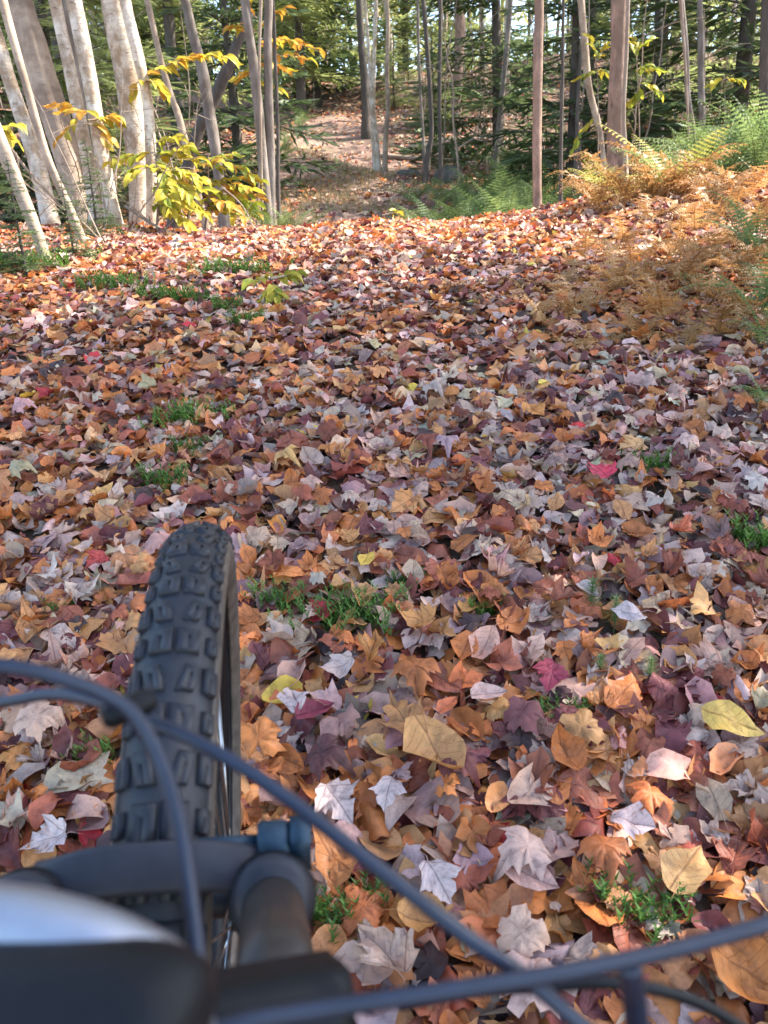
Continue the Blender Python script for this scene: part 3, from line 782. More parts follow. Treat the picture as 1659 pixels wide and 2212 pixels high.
# conifers ---------------------------------------------------------
def conifer_meshes(seed, height, spread, zlow, dens=1.0):
    g = np.random.default_rng(seed)
    mt = MB(); zz = np.linspace(-.2, height, 16)
    path = np.stack([.05 * np.sin(zz * .7 + seed), .05 * np.cos(zz * .5), zz], -1)
    V, F = tube(path, np.linspace(.012 * height + .03, .012, 16), 7, True, .03, seed); mt.add(V, F)
    mc = MB()
    z = zlow; vv, nn = [], 0
    tri = []
    while z < height - .2:
        t = (z - zlow) / (height - zlow)
        nb = int(g.integers(3, 6))
        for q in range(nb):
            a = g.uniform(0, 6.283); L = spread * (1 - t) ** .8 * g.uniform(.6, 1.15) + .12
            zz0 = z + g.uniform(-.12, .12)
            dr = g.uniform(.05, .28); rise = g.uniform(-.02, .22)
            d = np.array([math.cos(a), math.sin(a), 0.]); s = np.array([-d[1], d[0], 0.])
            n = max(5, int(L / .085 * dens))
            tt = (np.arange(n) + .5) / n
            pts = tt[:, None] * L * d + np.array([0, 0, 1.]) * ((rise * tt - dr * tt ** 2) * L)[:, None] + np.array([0, 0, zz0])
            V, F = tube(np.vstack([[0, 0, zz0], pts[::max(1, n // 4)], pts[-1]]), np.linspace(.018, .004, len(pts[::max(1, n // 4)]) + 2), 4, False); mt.add(V, F)
            for sd in (-1, 1):
                ln = L * (.16 + .30 * np.sin(np.pi * np.clip(tt * .8 + .12, 0, 1))) * g.uniform(.6, 1.2, n)
                dirs = (s * sd * .85)[None] + d[None] * g.uniform(.3, .8, n)[:, None] + np.array([0, 0, 1.])[None] * g.normal(-.12, .16, n)[:, None]
                for w in range(3):
                    f0 = (.05, .32, .62)[w]
                    st = pts + dirs * (ln * f0)[:, None] * .8
                    dd = dirs + g.normal(0, .3, (n, 3)) * [1, 1, .5]
                    ln2 = ln * (.55, .5, .45)[w] + .04
                    wd = np.cross(dd, [0, 0, 1.]); wd /= np.linalg.norm(wd, axis=1)[:, None] + 1e-9
                    wd = wd * (.011 + .045 * ln2)[:, None] + np.array([0, 0, 1.]) * g.normal(0, .012, n)[:, None]
                    e = st + dd * ln2[:, None]
                    mid = st + dd * (ln2 * .45)[:, None]
                    vv.append(np.stack([st, mid + wd, e, mid - wd], 1).reshape(-1, 3))
        z += g.uniform(.16, .34) / dens
    V = np.concatenate(vv); n = len(V) // 4
    a = np.arange(n)[:, None] * 4
    mc.add(V, np.concatenate([a + np.array([[0, 1, 2]]), a + np.array([[0, 2, 3]])]))
    return mt.mesh('trunk', True, M['dark']), mc
CON = []
for sd, h, sp, zl in ((11, 9, 2.0, .5), (12, 11, 2.4, 1.2), (13, 6, 1.6, .25), (14, 12, 2.6, 2.2)):
    tm, mc = conifer_meshes(sd, h, sp, zl, .8)
    CON.append((tm, mc.mesh('crown', False, M['conifer'])))
print('conifer tris', [len(c[1].polygons) for c in CON])
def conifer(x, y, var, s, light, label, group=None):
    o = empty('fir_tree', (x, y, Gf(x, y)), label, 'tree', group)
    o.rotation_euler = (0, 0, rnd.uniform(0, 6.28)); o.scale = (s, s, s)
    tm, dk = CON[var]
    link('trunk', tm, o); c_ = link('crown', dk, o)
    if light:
        c_.material_slots[0].link = 'OBJECT'; c_.material_slots[0].material = M['conifer_sun_tint']
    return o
def at_px(xd, D):
    p = PD(xd, 250, D); return p.x
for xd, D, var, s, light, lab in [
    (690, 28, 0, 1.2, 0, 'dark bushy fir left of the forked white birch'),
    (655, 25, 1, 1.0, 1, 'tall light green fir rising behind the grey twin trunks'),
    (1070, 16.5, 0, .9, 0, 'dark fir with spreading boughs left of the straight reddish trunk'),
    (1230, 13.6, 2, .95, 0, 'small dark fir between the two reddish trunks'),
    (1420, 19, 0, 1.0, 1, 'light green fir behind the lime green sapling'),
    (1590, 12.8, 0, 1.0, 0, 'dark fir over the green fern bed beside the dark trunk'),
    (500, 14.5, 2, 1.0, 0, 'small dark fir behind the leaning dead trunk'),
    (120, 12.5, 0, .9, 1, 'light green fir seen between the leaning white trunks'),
    (385, 19, 1, 1.0, 1, 'pale sun-tinted fir behind the crooked dark tree'),
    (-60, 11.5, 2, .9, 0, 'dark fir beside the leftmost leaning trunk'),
    (600, 30, 1, 1.0, 1, 'sun-tinted fir high on the slope behind the twin trunks'),
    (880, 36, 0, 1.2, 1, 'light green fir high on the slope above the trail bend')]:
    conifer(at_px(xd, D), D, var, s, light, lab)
gc = random.Random(5)
k = 0
placed = []
while k < 14:
    D = gc.uniform(29, 46); xd = gc.uniform(-250, 1900)
    x = at_px(xd, D)
    if abs(x - float(trail_c(D))) < 3 and D < 34: continue
    if any((x - a) ** 2 + (D - b_) ** 2 < 5 for a, b_ in placed): continue
    placed.append((x, D)); k += 1
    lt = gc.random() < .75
    conifer(x, D, gc.choice([0, 1, 1, 3]), gc.uniform(.8, 1.35), lt, ('pale sun-tinted' if lt else 'dark green') + ' fir standing on the far wooded hillside', ('sunlit' if lt else 'dark') + ' firs on the far hillside')

k = 0
while k < 26:
    D = gc.uniform(17, 34); x = at_px(gc.uniform(-100, 1750), D)
    if abs(x - float(trail_c(D))) < 3.2: continue
    k += 1
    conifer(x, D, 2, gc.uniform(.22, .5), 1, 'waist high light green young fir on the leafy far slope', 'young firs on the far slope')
# broadleaf trees of the far hillside: four shapes, copied -------------
BRO = []
for sd in (31, 32, 33, 34):
    g = np.random.default_rng(sd); hh = g.uniform(10, 13)
    zz = np.linspace(-.2, hh, 12); path = np.stack([np.cumsum(g.normal(0, .07, 12)), np.cumsum(g.normal(0, .07, 12)), zz], -1); path[:2, :2] = 0
    mt = MB(); V, F = tube(path, np.linspace(.10, .02, 12), 7, True, .04, sd); mt.add(V, F)
    tips = make_limbs(mt, path[2], path[-1], .08, g, 16, 2.2)
    mc = MB(); V, F = leaf_cloud(tips, np.full(len(tips), .8), 1500, .13, g); mc.add(V, F)
    tms = []
    for q in ('grey', 'beech', 'dark', 'birch'):
        me = mt.mesh('trunk', True, M[q]); tms.append(me)
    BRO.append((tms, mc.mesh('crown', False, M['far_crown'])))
k = 0
BARKW = ['grey barked', 'tan barked', 'dark barked', 'white barked']
while k < 105:
    D = gc.uniform(18, 60); xd = gc.uniform(-200, 1850); x = at_px(xd, D)
    if abs(x - float(trail_c(D))) < 2.4 and D < 34: continue
    if D < 27 and 560 < xd < 1000: continue
    k += 1
    v_ = gc.randrange(4); bk = gc.choices([0, 1, 2, 3], [4, 3, 4, 1.5])[0]
    o = empty('broadleaf_tree', (x, D, Gf(x, D)), 'slender ' + BARKW[bk] + ' tree with autumn leaves on the far hillside', 'tree', BARKW[bk] + ' trees on the far hillside')
    o.rotation_euler = (gc.gauss(0, .04), gc.gauss(0, .04), gc.uniform(0, 6.28)); s = gc.uniform(.6, 1.25); o.scale = (s, s, s)
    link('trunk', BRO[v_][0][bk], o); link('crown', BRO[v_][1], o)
# the closed woods behind the ridge
g = np.random.default_rng(88)
cs = np.stack([g.uniform(-70, 70, 420), g.uniform(56, 82, 420), np.zeros(420)], -1)
cs[:, 2] = G(cs[:, 0], cs[:, 1]) + g.uniform(0, 1, 420) ** .8 * 17
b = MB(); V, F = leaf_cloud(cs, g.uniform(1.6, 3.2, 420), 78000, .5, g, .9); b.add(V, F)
for q in range(60):
    x_, y_ = g.uniform(-60, 60), g.uniform(55, 70); z_ = Gf(x_, y_)
    V, F = tube([(x_, y_, z_ - .3), (x_ + g.normal(0, .3), y_, z_ + 8), (x_ + g.normal(0, .5), y_, z_ + 16)], [.16, .12, .04], 6, False); b.add(V, F)
tag(link('far_woods', b.mesh('far_woods', False, M['far_crown'])), 'sun-tinted yellow green woods closing the view behind the ridge', 'woods', None, 'stuff')
# bare saplings
BARE = []
for sd in range(5):
    g = np.random.default_rng(50 + sd); mt = MB()
    path = np.stack([np.cumsum(g.normal(0, .035, 9)), np.cumsum(g.normal(0, .035, 9)), np.linspace(-.1, 3.2, 9)], -1); path[:2, :2] = 0
    V, F = tube(smooth_path(path, 16), np.linspace(.02, .004, 16), 5, False); mt.add(V, F)
    for q in range(7):
        a = path[g.integers(2, 8)]; an = g.uniform(0, 6.28); L = g.uniform(.3, .9)
        e = a + np.array([math.cos(an) * L, math.sin(an) * L, L * g.uniform(.1, .7)])
        V, F = tube(smooth_path([a, (a + e) / 2 + g.normal(0, .06, 3), e], 6), np.linspace(.008, .003, 6), 4, False); mt.add(V, F)
    BARE.append(mt.mesh('stem', True, M['twig']))
for k in range(85):
    D = gc.uniform(9.5, 26); xd = gc.uniform(-60, 1750); x = at_px(xd, D)
    if abs(x - float(trail_c(D))) < trail_w(D) + .3: continue
    s = gc.uniform(.5, 1.2)
    o = empty('bare_sapling', (x, D, Gf(x, D)), 'leafless thin sapling with wiry twigs in the undergrowth', 'sapling', 'leafless saplings in the undergrowth')
    o.rotation_euler = (gc.gauss(0, .12), gc.gauss(0, .12), gc.uniform(0, 6.28)); o.scale = (s, s, s)
    link('stem', BARE[k % 5], o)

for k in range(16):
    p = ground_pix(gc.uniform(-10, 330), gc.uniform(500, 560)); s = gc.uniform(.18, .4)
    o = empty('bare_sapling', (p.x, p.y + gc.uniform(0, 1.2), 0), 'wiry dead brush tangled round the feet of the leaning trunks', 'sapling', 'dead brush under the leaning trunks')
    o.location.z = Gf(o.location.x, o.location.y)
    o.rotation_euler = (gc.gauss(0, .5), gc.gauss(0, .5), gc.uniform(0, 6.28)); o.scale = (s, s, s)
    link('stem', BARE[k % 5], o)
for xd, yd, sc_, lab in ((215, 520, .11, 'small fir seedling at the foot of the straight white trunk'), (60, 600, .10, 'low fir seedling in front of the lone tan trunk'), (160, 560, .08, 'tiny fir between the reddish trunk and the lone tan trunk')):
    p = ground_pix(xd, yd); conifer(p.x, p.y, 2, sc_, 0, lab)
# trees beside the path, out of the frame, whose crowns shade the near slope
for k, (x, y, hh, sp, nl) in enumerate([(7.6, 1.6, 10.5, 2.5, 4200), (9.2, 3.0, 12, 2.5, 2800), (6.4, 3.4, 9, 1.9, 2000), (8.6, 4.4, 11.5, 1.9, 2000), (10.6, .4, 13, 2.8, 5200), (8.0, -1.4, 11, 2.6, 5000), (5.4, .3, 7.5, 1.8, 3000), (5.7, 1.9, 8.5, 1.7, 3200), (6.3, 4.7, 8.5, 1.6, 2600), (9.6, 5.6, 12, 1.6, 3000), (10.5, 13.5, 11, 2.4, 4200), (12.5, 15.5, 13, 2.4, 4000)]):
    g = np.random.default_rng(200 + k)
    zz = np.linspace(-.2, hh, 12); path = np.stack([np.cumsum(g.normal(0, .06, 12)), np.cumsum(g.normal(0, .06, 12)), zz], -1); path[:2, :2] = 0
    o = empty('maple_tree', (x, y, Gf(x, y)), 'tall maple with a wide orange crown beside the open slope', 'tree', 'tall maples beside the open slope')
    mt = MB(); V, F = tube(path, np.linspace(.16, .025, 12), 9, True, .04, k); mt.add(V, F)
    tips = make_limbs(mt, path[5], path[-1], .14, g, 16, sp)
    link('trunk', mt.mesh('trunk', True, M['grey']), o)
    mc = MB(); V, F = leaf_cloud(tips, np.full(len(tips), .8), nl, .115, g, .8); mc.add(V, F)
    link('crown', mc.mesh('crown', False, M['crown']), o)

# ------------------------------------------------------------------ ferns
def frond_mesh(seed, arch, mat, brown=False):
    g = np.random.default_rng(seed); b = MB()
    n = 23 if brown else 19
    t = np.linspace(0, 1, 30)
    ang = R(74) - t * arch
    st = np.stack([np.zeros(30), np.cos(ang), np.sin(ang)], -1) / 29
    ax = np.vstack([[0, 0, 0], np.cumsum(st, 0)[:-1]])
    ax[:, 0] += g.normal(0, .04) * t ** 2
    if brown: ax += np.stack([.05 * np.sin(t * 7 + g.uniform(0, 6)), np.zeros(30), .04 * np.sin(t * 9 + g.uniform(0, 6))], -1) * t[:, None]
    V, F = tube(ax, np.linspace(.007, .0015, 30), 4, False); b.add(V, F)
    for q in range(n):
        u = .14 + .85 * q / (n - 1)
        p = np.array([np.interp(u, t, ax[:, c]) for c in range(3)])
        i0 = min(28, int(u * 29)); tg = ax[i0 + 1] - ax[i0]; tg /= np.linalg.norm(tg)
        nrm = np.cross(tg, [1, 0, 0.]); nrm /= np.linalg.norm(nrm)
        L = (.185 if brown else .15) * (math.sin(math.pi * min(1, .16 + u * .86)) ** .8) * (1.0 if u > .3 else .8 + u * .6) + .012
        for sd in (-1, 1):
            d = np.array([sd, 0, 0.]) * .93 + tg * .32 - nrm * (-.05) + np.array([0, 0, -.16 if not brown else g.uniform(-.6, .1)])
            if brown: d = d + g.normal(0, .16, 3)
            d /= np.linalg.norm(d)
            w = np.cross(nrm, d); w /= np.linalg.norm(w)
            m = 6; LL = L * g.uniform(.85, 1.1)
            for c in range(m):
                f0, f1 = c / m, (c + 1) / m
                a0 = p + d * LL * f0 - nrm * -.03 * f0 * f0; a1 = p + d * LL * f1
                sw = (.034 if brown else .025) * (1 - f0) * L / .2 * (.85 if brown else 1) + .003
                for s2 in (-1, 1):
                    b.add([a0, a1, a0 * .35 + a1 * .65 + w * s2 * sw + np.array([0, 0, g.normal(0, .004)])], np.array([[0, 1, 2]]))
    return b.mesh('frond', False, mat)
FR = {k: [frond_mesh(300 + q + 10 * i, a, M[mt], br) for q, a in enumerate(arcs)] for i, (k, mt, arcs, br) in enumerate([
    ('green', 'fern_green', (R(75), R(95), R(60)), False), ('yellow', 'fern_yellow', (R(60), R(80), R(45)), False), ('brown', 'fern_brown', (R(95), R(125), R(78)), True)])}
def fern(kind, p, n, size, label, group=None, spread=1.0, lean=None, keep=None):
    o = empty('fern', (p[0], p[1], Gf(p[0], p[1]) - .01), label, 'fern', group)
    a0 = rnd.uniform(0, 6.28)
    for k in range(n):
        a = a0 + 6.283 * k / n * spread + rnd.gauss(0, .22)
        if lean is not None: a = lean + rnd.uniform(-spread, spread)
        s = size * rnd.uniform(.7, 1.15) * (1.1 if kind == 'brown' else .9 if kind == 'yellow' else 1.12)
        kk = kind if rnd.random() < .85 or kind != 'yellow' else 'green'
        f = link('frond', rnd.choice(FR[kk]), o)
        f.rotation_euler = (rnd.gauss(0, .18), rnd.gauss(0, .15), a - math.pi / 2)
        f.scale = (s, s, s * rnd.uniform(.8, 1.05))
    return o
def fern_px(kind, xd, yd, n, size, label, group=None, D=None, **kw):
    p = ground_pix(xd, yd) if D is None else PD(xd, yd, D)
    return fern(kind, (p.x, p.y), n, size, label, group, **kw)
# brown, collapsed bracken on the right of the slope
for xd, yd, n, s in [(1250, 690, 7, .30), (1330, 640, 7, .32), (1430, 700, 8, .34), (1520, 660, 7, .36), (1190, 720, 5, .24), (1560, 590, 8, .36), (1450, 560, 8, .36), (1340, 530, 7, .32), (1500, 510, 8, .4), (1400, 480, 7, .36), (1260, 560, 6, .26), (1610, 700, 7, .34), (1290, 760, 5, .22), (1560, 480, 7, .4), (1300, 470, 6, .34), (1620, 620, 6, .32), (1480, 760, 6, .26), (1380, 740, 6, .26), (1220, 640, 6, .26), (1160, 690, 5, .24), (1400, 620, 7, .32), (1590, 540, 7, .36), (1360, 580, 7, .3), (1480, 620, 7, .34), (1230, 770, 5, .2), (1550, 740, 7, .32), (1640, 560, 7, .36)]:
    fern_px('brown', xd, yd, n - 2, s, 'dried rust brown fern collapsed on the leaves of the right bank', 'dried brown ferns on the right bank')
for xd, yd, n, s in [(1230, 445, 6, .42), (1290, 452, 6, .45), (1350, 448, 7, .55), (1410, 440, 6, .5), (1480, 430, 7, .5), (1540, 440, 6, .45), (1600, 440, 6, .45), (1640, 470, 6, .4), (1180, 455, 5, .3)]:
    fern_px('brown', xd, yd, n, s, 'dried orange fern at the foot of the tall yellow green ferns', 'dried orange ferns along the crest')
for xd, yd, n, s, lab in [(1345, 440, 6, .62, 'yellow green fern below the thick reddish trunk with one frond pointing up'), (1290, 445, 6, .55, 'pale green fern arching over dried orange fern'), (1440, 430, 7, .75, 'tall yellowing fern with a pointed upright frond'), (1395, 440, 5, .55, 'yellow fern between the two tallest upright fronds'), (1130, 455, 4, .34, 'small yellow fern at the foot of the straight reddish trunk')]:
    fern_px('yellow', xd, yd, n, s, lab)
for xd, yd, n, s in [(1500, 410, 7, .75), (1560, 395, 7, .8), (1620, 385, 7, .85), (1590, 420, 6, .6), (1660, 400, 7, .8), (1470, 400, 6, .7), (1700, 410, 7, .8), (1640, 350, 7, .8), (1570, 350, 7, .8), (1530, 370, 7, .8), (1610, 370, 7, .85), (1500, 380, 6, .75), (1680, 360, 7, .85), (1450, 395, 6, .6)]:
    fern_px('green', xd, yd, n, s, 'fresh green fern in the bed at the top of the right bank', 'green ferns topping the right bank', D=rnd.uniform(6.6, 8.0))
fern_px('green', 1635, 575, 10, .38, 'dark green fern hanging over the bank between dried brown fronds')
fern_px('green', 1640, 690, 10, .38, 'low green fern under an orange dried frond on the right bank')
fern_px('green', 1650, 760, 8, .32, 'green fern at the lower end of the dried fern patch')
fern_px('green', 1660, 905, 5, .28, 'small green fern poking through leaves below the brown ferns')
fern_px('brown', 1650, 640, 6, .42, 'large orange dried fern draped over the dark green fern')
for xd, D, s in [(900, 9.6, .7), (950, 9.2, .75), (1000, 9.7, .8), (1050, 9.3, .8), (1100, 9.0, .75), (1130, 10, .8), (980, 10.6, .85), (1040, 10.8, .9), (920, 11, .8), (1090, 11.4, .9), (1130, 12, .9), (1010, 12, .9), (950, 12.4, .8), (1180, 10.2, .8), (890, 12.8, .7), (1060, 13, .8), (1240, 10.5, .8), (1130, 13.6, .9), (930, 9.3, .7), (975, 9.9, .8), (1025, 10.2, .8), (1075, 9.8, .8), (1115, 10.6, .8), (1000, 11.3, .8), (1060, 12.2, .8), (1150, 9.4, .8), (1200, 11.5, .8), (905, 10.3, .7)]:
    fern(rnd.choice(['green', 'green', 'green', 'yellow']) if s < .72 else 'green', (at_px(xd, D), D), 8, s * .95, 'deep green fern growing in the hollow right of the trail', 'green ferns in the hollow')
for xd, D, s in [(610, 7.6, .45), (570, 7.4, .4), (650, 7.8, .4), (540, 7.7, .4)]:
    fern('green', (at_px(xd, D), D), 7, s, 'light green fern at the foot of the grey twin trunks', 'ferns under the twin trunks')
for xd, D, s in [(640, 21, .8), (610, 18.5, .8), (590, 17, .7), (660, 23.5, .7)]:
    fern('green', (at_px(xd, D), D), 7, s, 'green fern on the left edge of the far trail', 'ferns edging the far trail')

# ------------------------------------------------------------------ leafy saplings
SAPL = []
for q in range(4):
    V, F = leaf_shape(OVAL, .48, (.55, 1), np.random.default_rng(400 + q), .45, 'oval', False)
    V = (V + np.array([0, .45, 0])) * np.array([.74, 1, 1])
    d = {}
    for key in ('yellow_leaf', 'orange_leaf', 'lime_leaf'):
        b = MB(); b.add(V, F); d[key] = b.mesh('leaf', False, M[key])
    SAPL.append(d)
def leafy_branch(o, a, b_, n, size, mats, droop=.35, r=.006, wide=.55):
    """a branch from a to b (world points) carrying alternate leaves"""
    base = o.location
    a = np.array(tuple(a - base)); b_ = np.array(tuple(b_ - base))
    mid = (a + b_) / 2 + np.array([rnd.gauss(0, .03), rnd.gauss(0, .03), .06 * np.linalg.norm(b_ - a)])
    path = smooth_path([a, mid, b_], 10)
    mbx = MB(); V, F = tube(path, np.linspace(r, .0015, 10), 5, False); mbx.add(V, F)
    link('branch', mbx.mesh('branch', True, M['twig']), o)
    for k in range(n):
        t = (k + 1) / n; q = t * 9; i0 = min(8, int(q)); p = path[i0] + (path[i0 + 1] - path[i0]) * (q - i0)
        d = path[min(9, i0 + 1)] - path[i0]; d /= np.linalg.norm(d) + 1e-9
        sd = (-1 if k % 2 else 1); side = np.cross([0, 0, 1], d)
        v = d * (.65 if k < n - 1 else 1) + side * sd * wide * rnd.uniform(.5, 1.6) + np.array([0, 0, -droop * rnd.uniform(.2, 1.6)])
        v = Vector(v).normalized()
        lf = link('leaf', rnd.choice(SAPL)[rnd.choice(mats)], o)
        up = Vector((rnd.gauss(0, .35), rnd.gauss(-.15, .35), 1))
        x = v.cross(up).normalized(); z = x.cross(v)
        s = size * rnd.uniform(.7, 1.15)
        m4 = Matrix((x, v, z)).transposed().to_4x4(); m4.translation = Vector(p)
        lf.matrix_local = m4 @ Matrix.Diagonal((s, s, s, 1))
def sapling(label, foot, top, D, branches, size, mats, r=.012, name='beech_sapling'):
    f = PD(*foot, D); base = Vector((f.x, f.y, Gf(f.x, f.y)))
    o = empty(name, base, label, 'sapling')
    t = PD(*top, D)
    pth = smooth_path([Vector((0, 0, -.05)), (t - base) * .5 + Vector((.03, 0, 0)), t - base], 12)
    b = MB(); V, F = tube(pth, np.linspace(r, r * .35, 12), 6, False); b.add(V, F)
    link('stem', b.mesh('stem', True, M['twig']), o)
    for (x0, y0, x1, y1, n, dd) in branches:
        leafy_branch(o, PD(x0, y0, D), PD(x1, y1, D + dd), int(n * 1.5), size * 1.05, mats)
    return o
sapling('young beech with bright yellow green leaves beside the thin white stem', (335, 500), (330, 290), D1 - .05,
    [(332, 330, 245, 350, 7, -.1), (332, 335, 420, 345, 9, .1), (332, 360, 290, 375, 5, -.2), (333, 370, 430, 385, 10, -.2), (333, 395, 400, 440, 9, -.3), (333, 400, 450, 410, 9, .1), (333, 420, 370, 455, 7, -.35), (332, 310, 380, 300, 5, .1), (333, 430, 440, 460, 8, -.1), (333, 350, 370, 400, 6, -.4), (333, 380, 410, 420, 8, -.3), (333, 345, 400, 320, 7, 0), (333, 410, 360, 430, 6, -.5), (333, 440, 400, 480, 7, -.3)], .125, ['yellow_leaf', 'lime_leaf', 'yellow_leaf'])
sapling('low beech with dull gold and orange leaves below the grey twin trunks', (430, 490), (450, 330), 7.4,
    [(445, 370, 400, 380, 6, -.1), (447, 360, 540, 375, 9, 0), (440, 400, 540, 410, 10, -.2), (436, 430, 545, 440, 9, -.1), (436, 440, 390, 460, 5, -.3), (440, 455, 520, 470, 8, -.3), (447, 350, 500, 335, 6, .1), (445, 385, 380, 400, 6, -.2), (444, 395, 560, 390, 10, .1), (440, 420, 560, 425, 10, .05), (437, 450, 560, 460, 9, 0), (440, 410, 370, 430, 7, -.1), (446, 365, 480, 350, 6, -.3), (438, 440, 500, 445, 8, -.4)], .13, ['orange_leaf', 'yellow_leaf', 'lime_leaf'])
sapling('tall thin sapling whose top bough of orange yellow leaves catches the sun', (402, 480), (300, 170), 6.7,
    [(300, 172, 460, 118, 10, .1), (302, 175, 345, 190, 6, -.1), (360, 140, 495, 125, 9, .2), (300, 175, 290, 195, 3, 0)], .125, ['orange_leaf', 'yellow_leaf', 'yellow_leaf'])
sapling('sprig with yellow and orange leaves between the leaning white trunks', (230, 470), (175, 240), D1 - .1,
    [(178, 245, 125, 228, 5, -.1), (176, 243, 175, 240, 3, -.1), (190, 260, 245, 255, 6, .1), (185, 265, 235, 300, 4, 0), (170, 250, 140, 290, 3, -.1)], .13, ['yellow_leaf', 'orange_leaf'], .008)
sapling('small yellow leaved sapling beside the front tan trunk', (-30, 560), (-20, 275), D1 - .6, [(-20, 280, 28, 275, 4, 0), (-20, 285, 20, 292, 3, 0)], .12, ['yellow_leaf'], .008)
sapling('amber leaved maple sapling behind the grey twin trunks', (540, 440), (560, 60), 8.4,
    [(555, 140, 620, 150, 8, .1), (556, 150, 520, 165, 6, 0), (556, 100, 640, 90, 9, .2), (557, 70, 500, 60, 7, 0), (558, 60, 610, 20, 8, .2), (553, 180, 600, 190, 6, 0), (558, 90, 690, 110, 9, .5), (556, 40, 540, 10, 5, 0), (558, 120, 660, 130, 7, .4)], .12, ['orange_leaf', 'yellow_leaf', 'orange_leaf'])
sapling('lime green sapling just right of the thick reddish trunk', (1385, 350), (1375, 120), 9.4,
    [(1375, 130, 1400, 90, 5, 0), (1376, 150, 1420, 150, 6, .1), (1378, 180, 1420, 200, 6, -.1), (1378, 185, 1365, 215, 4, 0), (1375, 125, 1360, 70, 5, .1)], .13, ['lime_leaf', 'yellow_leaf'], .01)
sapling('yellow green sapling between the speckled trunk and the thick trunk', (1290, 370), (1290, 120), 10.2,
    [(1290, 130, 1310, 100, 5, 0), (1290, 150, 1320, 160, 5, .1), (1290, 155, 1260, 165, 4, 0), (1290, 250, 1240, 320, 6, 0), (1290, 140, 1275, 90, 4, 0)], .13, ['lime_leaf', 'yellow_leaf'], .01)
sapling('dim yellow sapling in the shade right of the kinked trunk', (1570, 290), (1565, 165), 10.6, [(1566, 170, 1600, 175, 5, 0), (1566, 172, 1540, 180, 4, 0)], .14, ['lime_leaf', 'yellow_leaf'], .008)
sapling('bright yellow seedling standing at the lip of the rise', (815, 497), (828, 462), 6.3, [(826, 465, 855, 455, 4, 0), (822, 475, 795, 478, 4, -.1), (822, 478, 845, 488, 4, -.15), (818, 480, 800, 490, 3, -.1)], .085, ['yellow_leaf', 'lime_leaf'], .004, 'beech_seedling')
p5 = ground_pix(575, 660).y
sapling('drooping yellow seedling growing through the leaves on the slope', (575, 668), (585, 600), p5, [(585, 602, 620, 598, 4, .05), (585, 604, 548, 605, 4, -.05), (582, 615, 600, 640, 4, -.1), (582, 620, 565, 650, 4, -.12), (584, 603, 640, 592, 4, .1)], .075, ['yellow_leaf', 'lime_leaf', 'yellow_leaf'], .003, 'beech_seedling')

# ------------------------------------------------------------------ clubmoss, seedlings, grass, twigs, rocks, logs
def sprig_clump(seed, w, d, n, h):
    g = np.random.default_rng(seed); b = MB()
    V, T = [], []
    for q in range(n):
        x, y = g.normal(0, w / 2.2), g.normal(0, d / 2.2)
        lean = g.normal(0, .35, 2); hh = h * g.uniform(.5, 1.2)
        top = np.array([x + lean[0] * hh, y + lean[1] * hh, hh])
        for k in range(16):
            t = k / 15
            p = np.array([x, y, 0]) * (1 - t) + top * t
            a = k * 2.4 + g.uniform(0, 1); L = .013 * (1.2 - .5 * t)
            e = p + np.array([math.cos(a) * L, math.sin(a) * L, L * .9])
            s = np.array([-math.sin(a), math.cos(a), 0]) * .0022
            b.add([p - s, p + s, e], np.array([[0, 1, 2]]))
    return b.mesh('sprigs', False, M['moss'])
CM = [sprig_clump(500 + k, *a) for k, a in enumerate([(.11, .05, 60, .055), (.07, .045, 40, .05), (.16, .06, 80, .05)])]
for xd, yd, v_, s, lab in [
    (600, 1330, 1, 1.0, 'green clubmoss tuft nearest the front tyre'), (730, 1365, 0, 1.1, 'bright green clubmoss strip behind the folded orange maple leaf'), (820, 1340, 1, 1.0, 'clubmoss peeking out beside the arched orange leaf'),
    (880, 1285, 1, .7, 'little clubmoss tip behind the arched orange leaf'), (405, 927, 0, 1.15, 'elongated light green clubmoss patch on the open slope'), (412, 992, 1, .9, 'small yellowish clubmoss patch below the elongated one'), (355, 1065, 1, 1.1, 'dark green clubmoss tuft just beyond the tyre'),
    (250, 632, 2, 1.5, 'wide dark clubmoss patch in front of the leaning trunks'), (380, 657, 2, 1.3, 'light clubmoss patch right of the wide dark one'), (500, 600, 2, 1.6, 'dark clubmoss mat behind the drooping yellow seedling'), (490, 685, 1, 1.3, 'clubmoss tuft left of the drooping yellow seedling'), (535, 712, 1, 1.2, 'yellowish clubmoss tuft below the drooping seedling'),
    (40, 590, 2, 2.2, 'shadowy green moss mat at the foot of the front tan trunk'), (1210, 1575, 1, .8, 'small moss patch showing between leaves on the bare slope'), (750, 2010, 1, 1.0, 'dark moss gap beside the crumpled pale brown leaf'), (1050, 1350, 1, .8, 'moss sprig right of the arched orange leaf'), (1400, 1035, 1, 1.1, 'leafy green sprig right of the crimson leaf'), (1370, 2000, 1, 1.1, 'grassy green sprig above the right cable'), (185, 1660, 1, .8, 'small olive moss tuft left of the tyre'), (1640, 1200, 1, 1.3, 'pale green weed at the edge of the open slope'), (130, 1340, 1, .6, 'tiny moss tuft among sunny leaves left of the tyre')]:
    p = ground_pix(xd, yd)
    o = link('clubmoss', CM[v_], loc=(p.x, p.y, Gf(p.x, p.y) + .014))
    o.rotation_euler = (0, 0, rnd.uniform(-.4, .4)); o.scale = (s, s, s)
    tag(o, lab, 'moss')
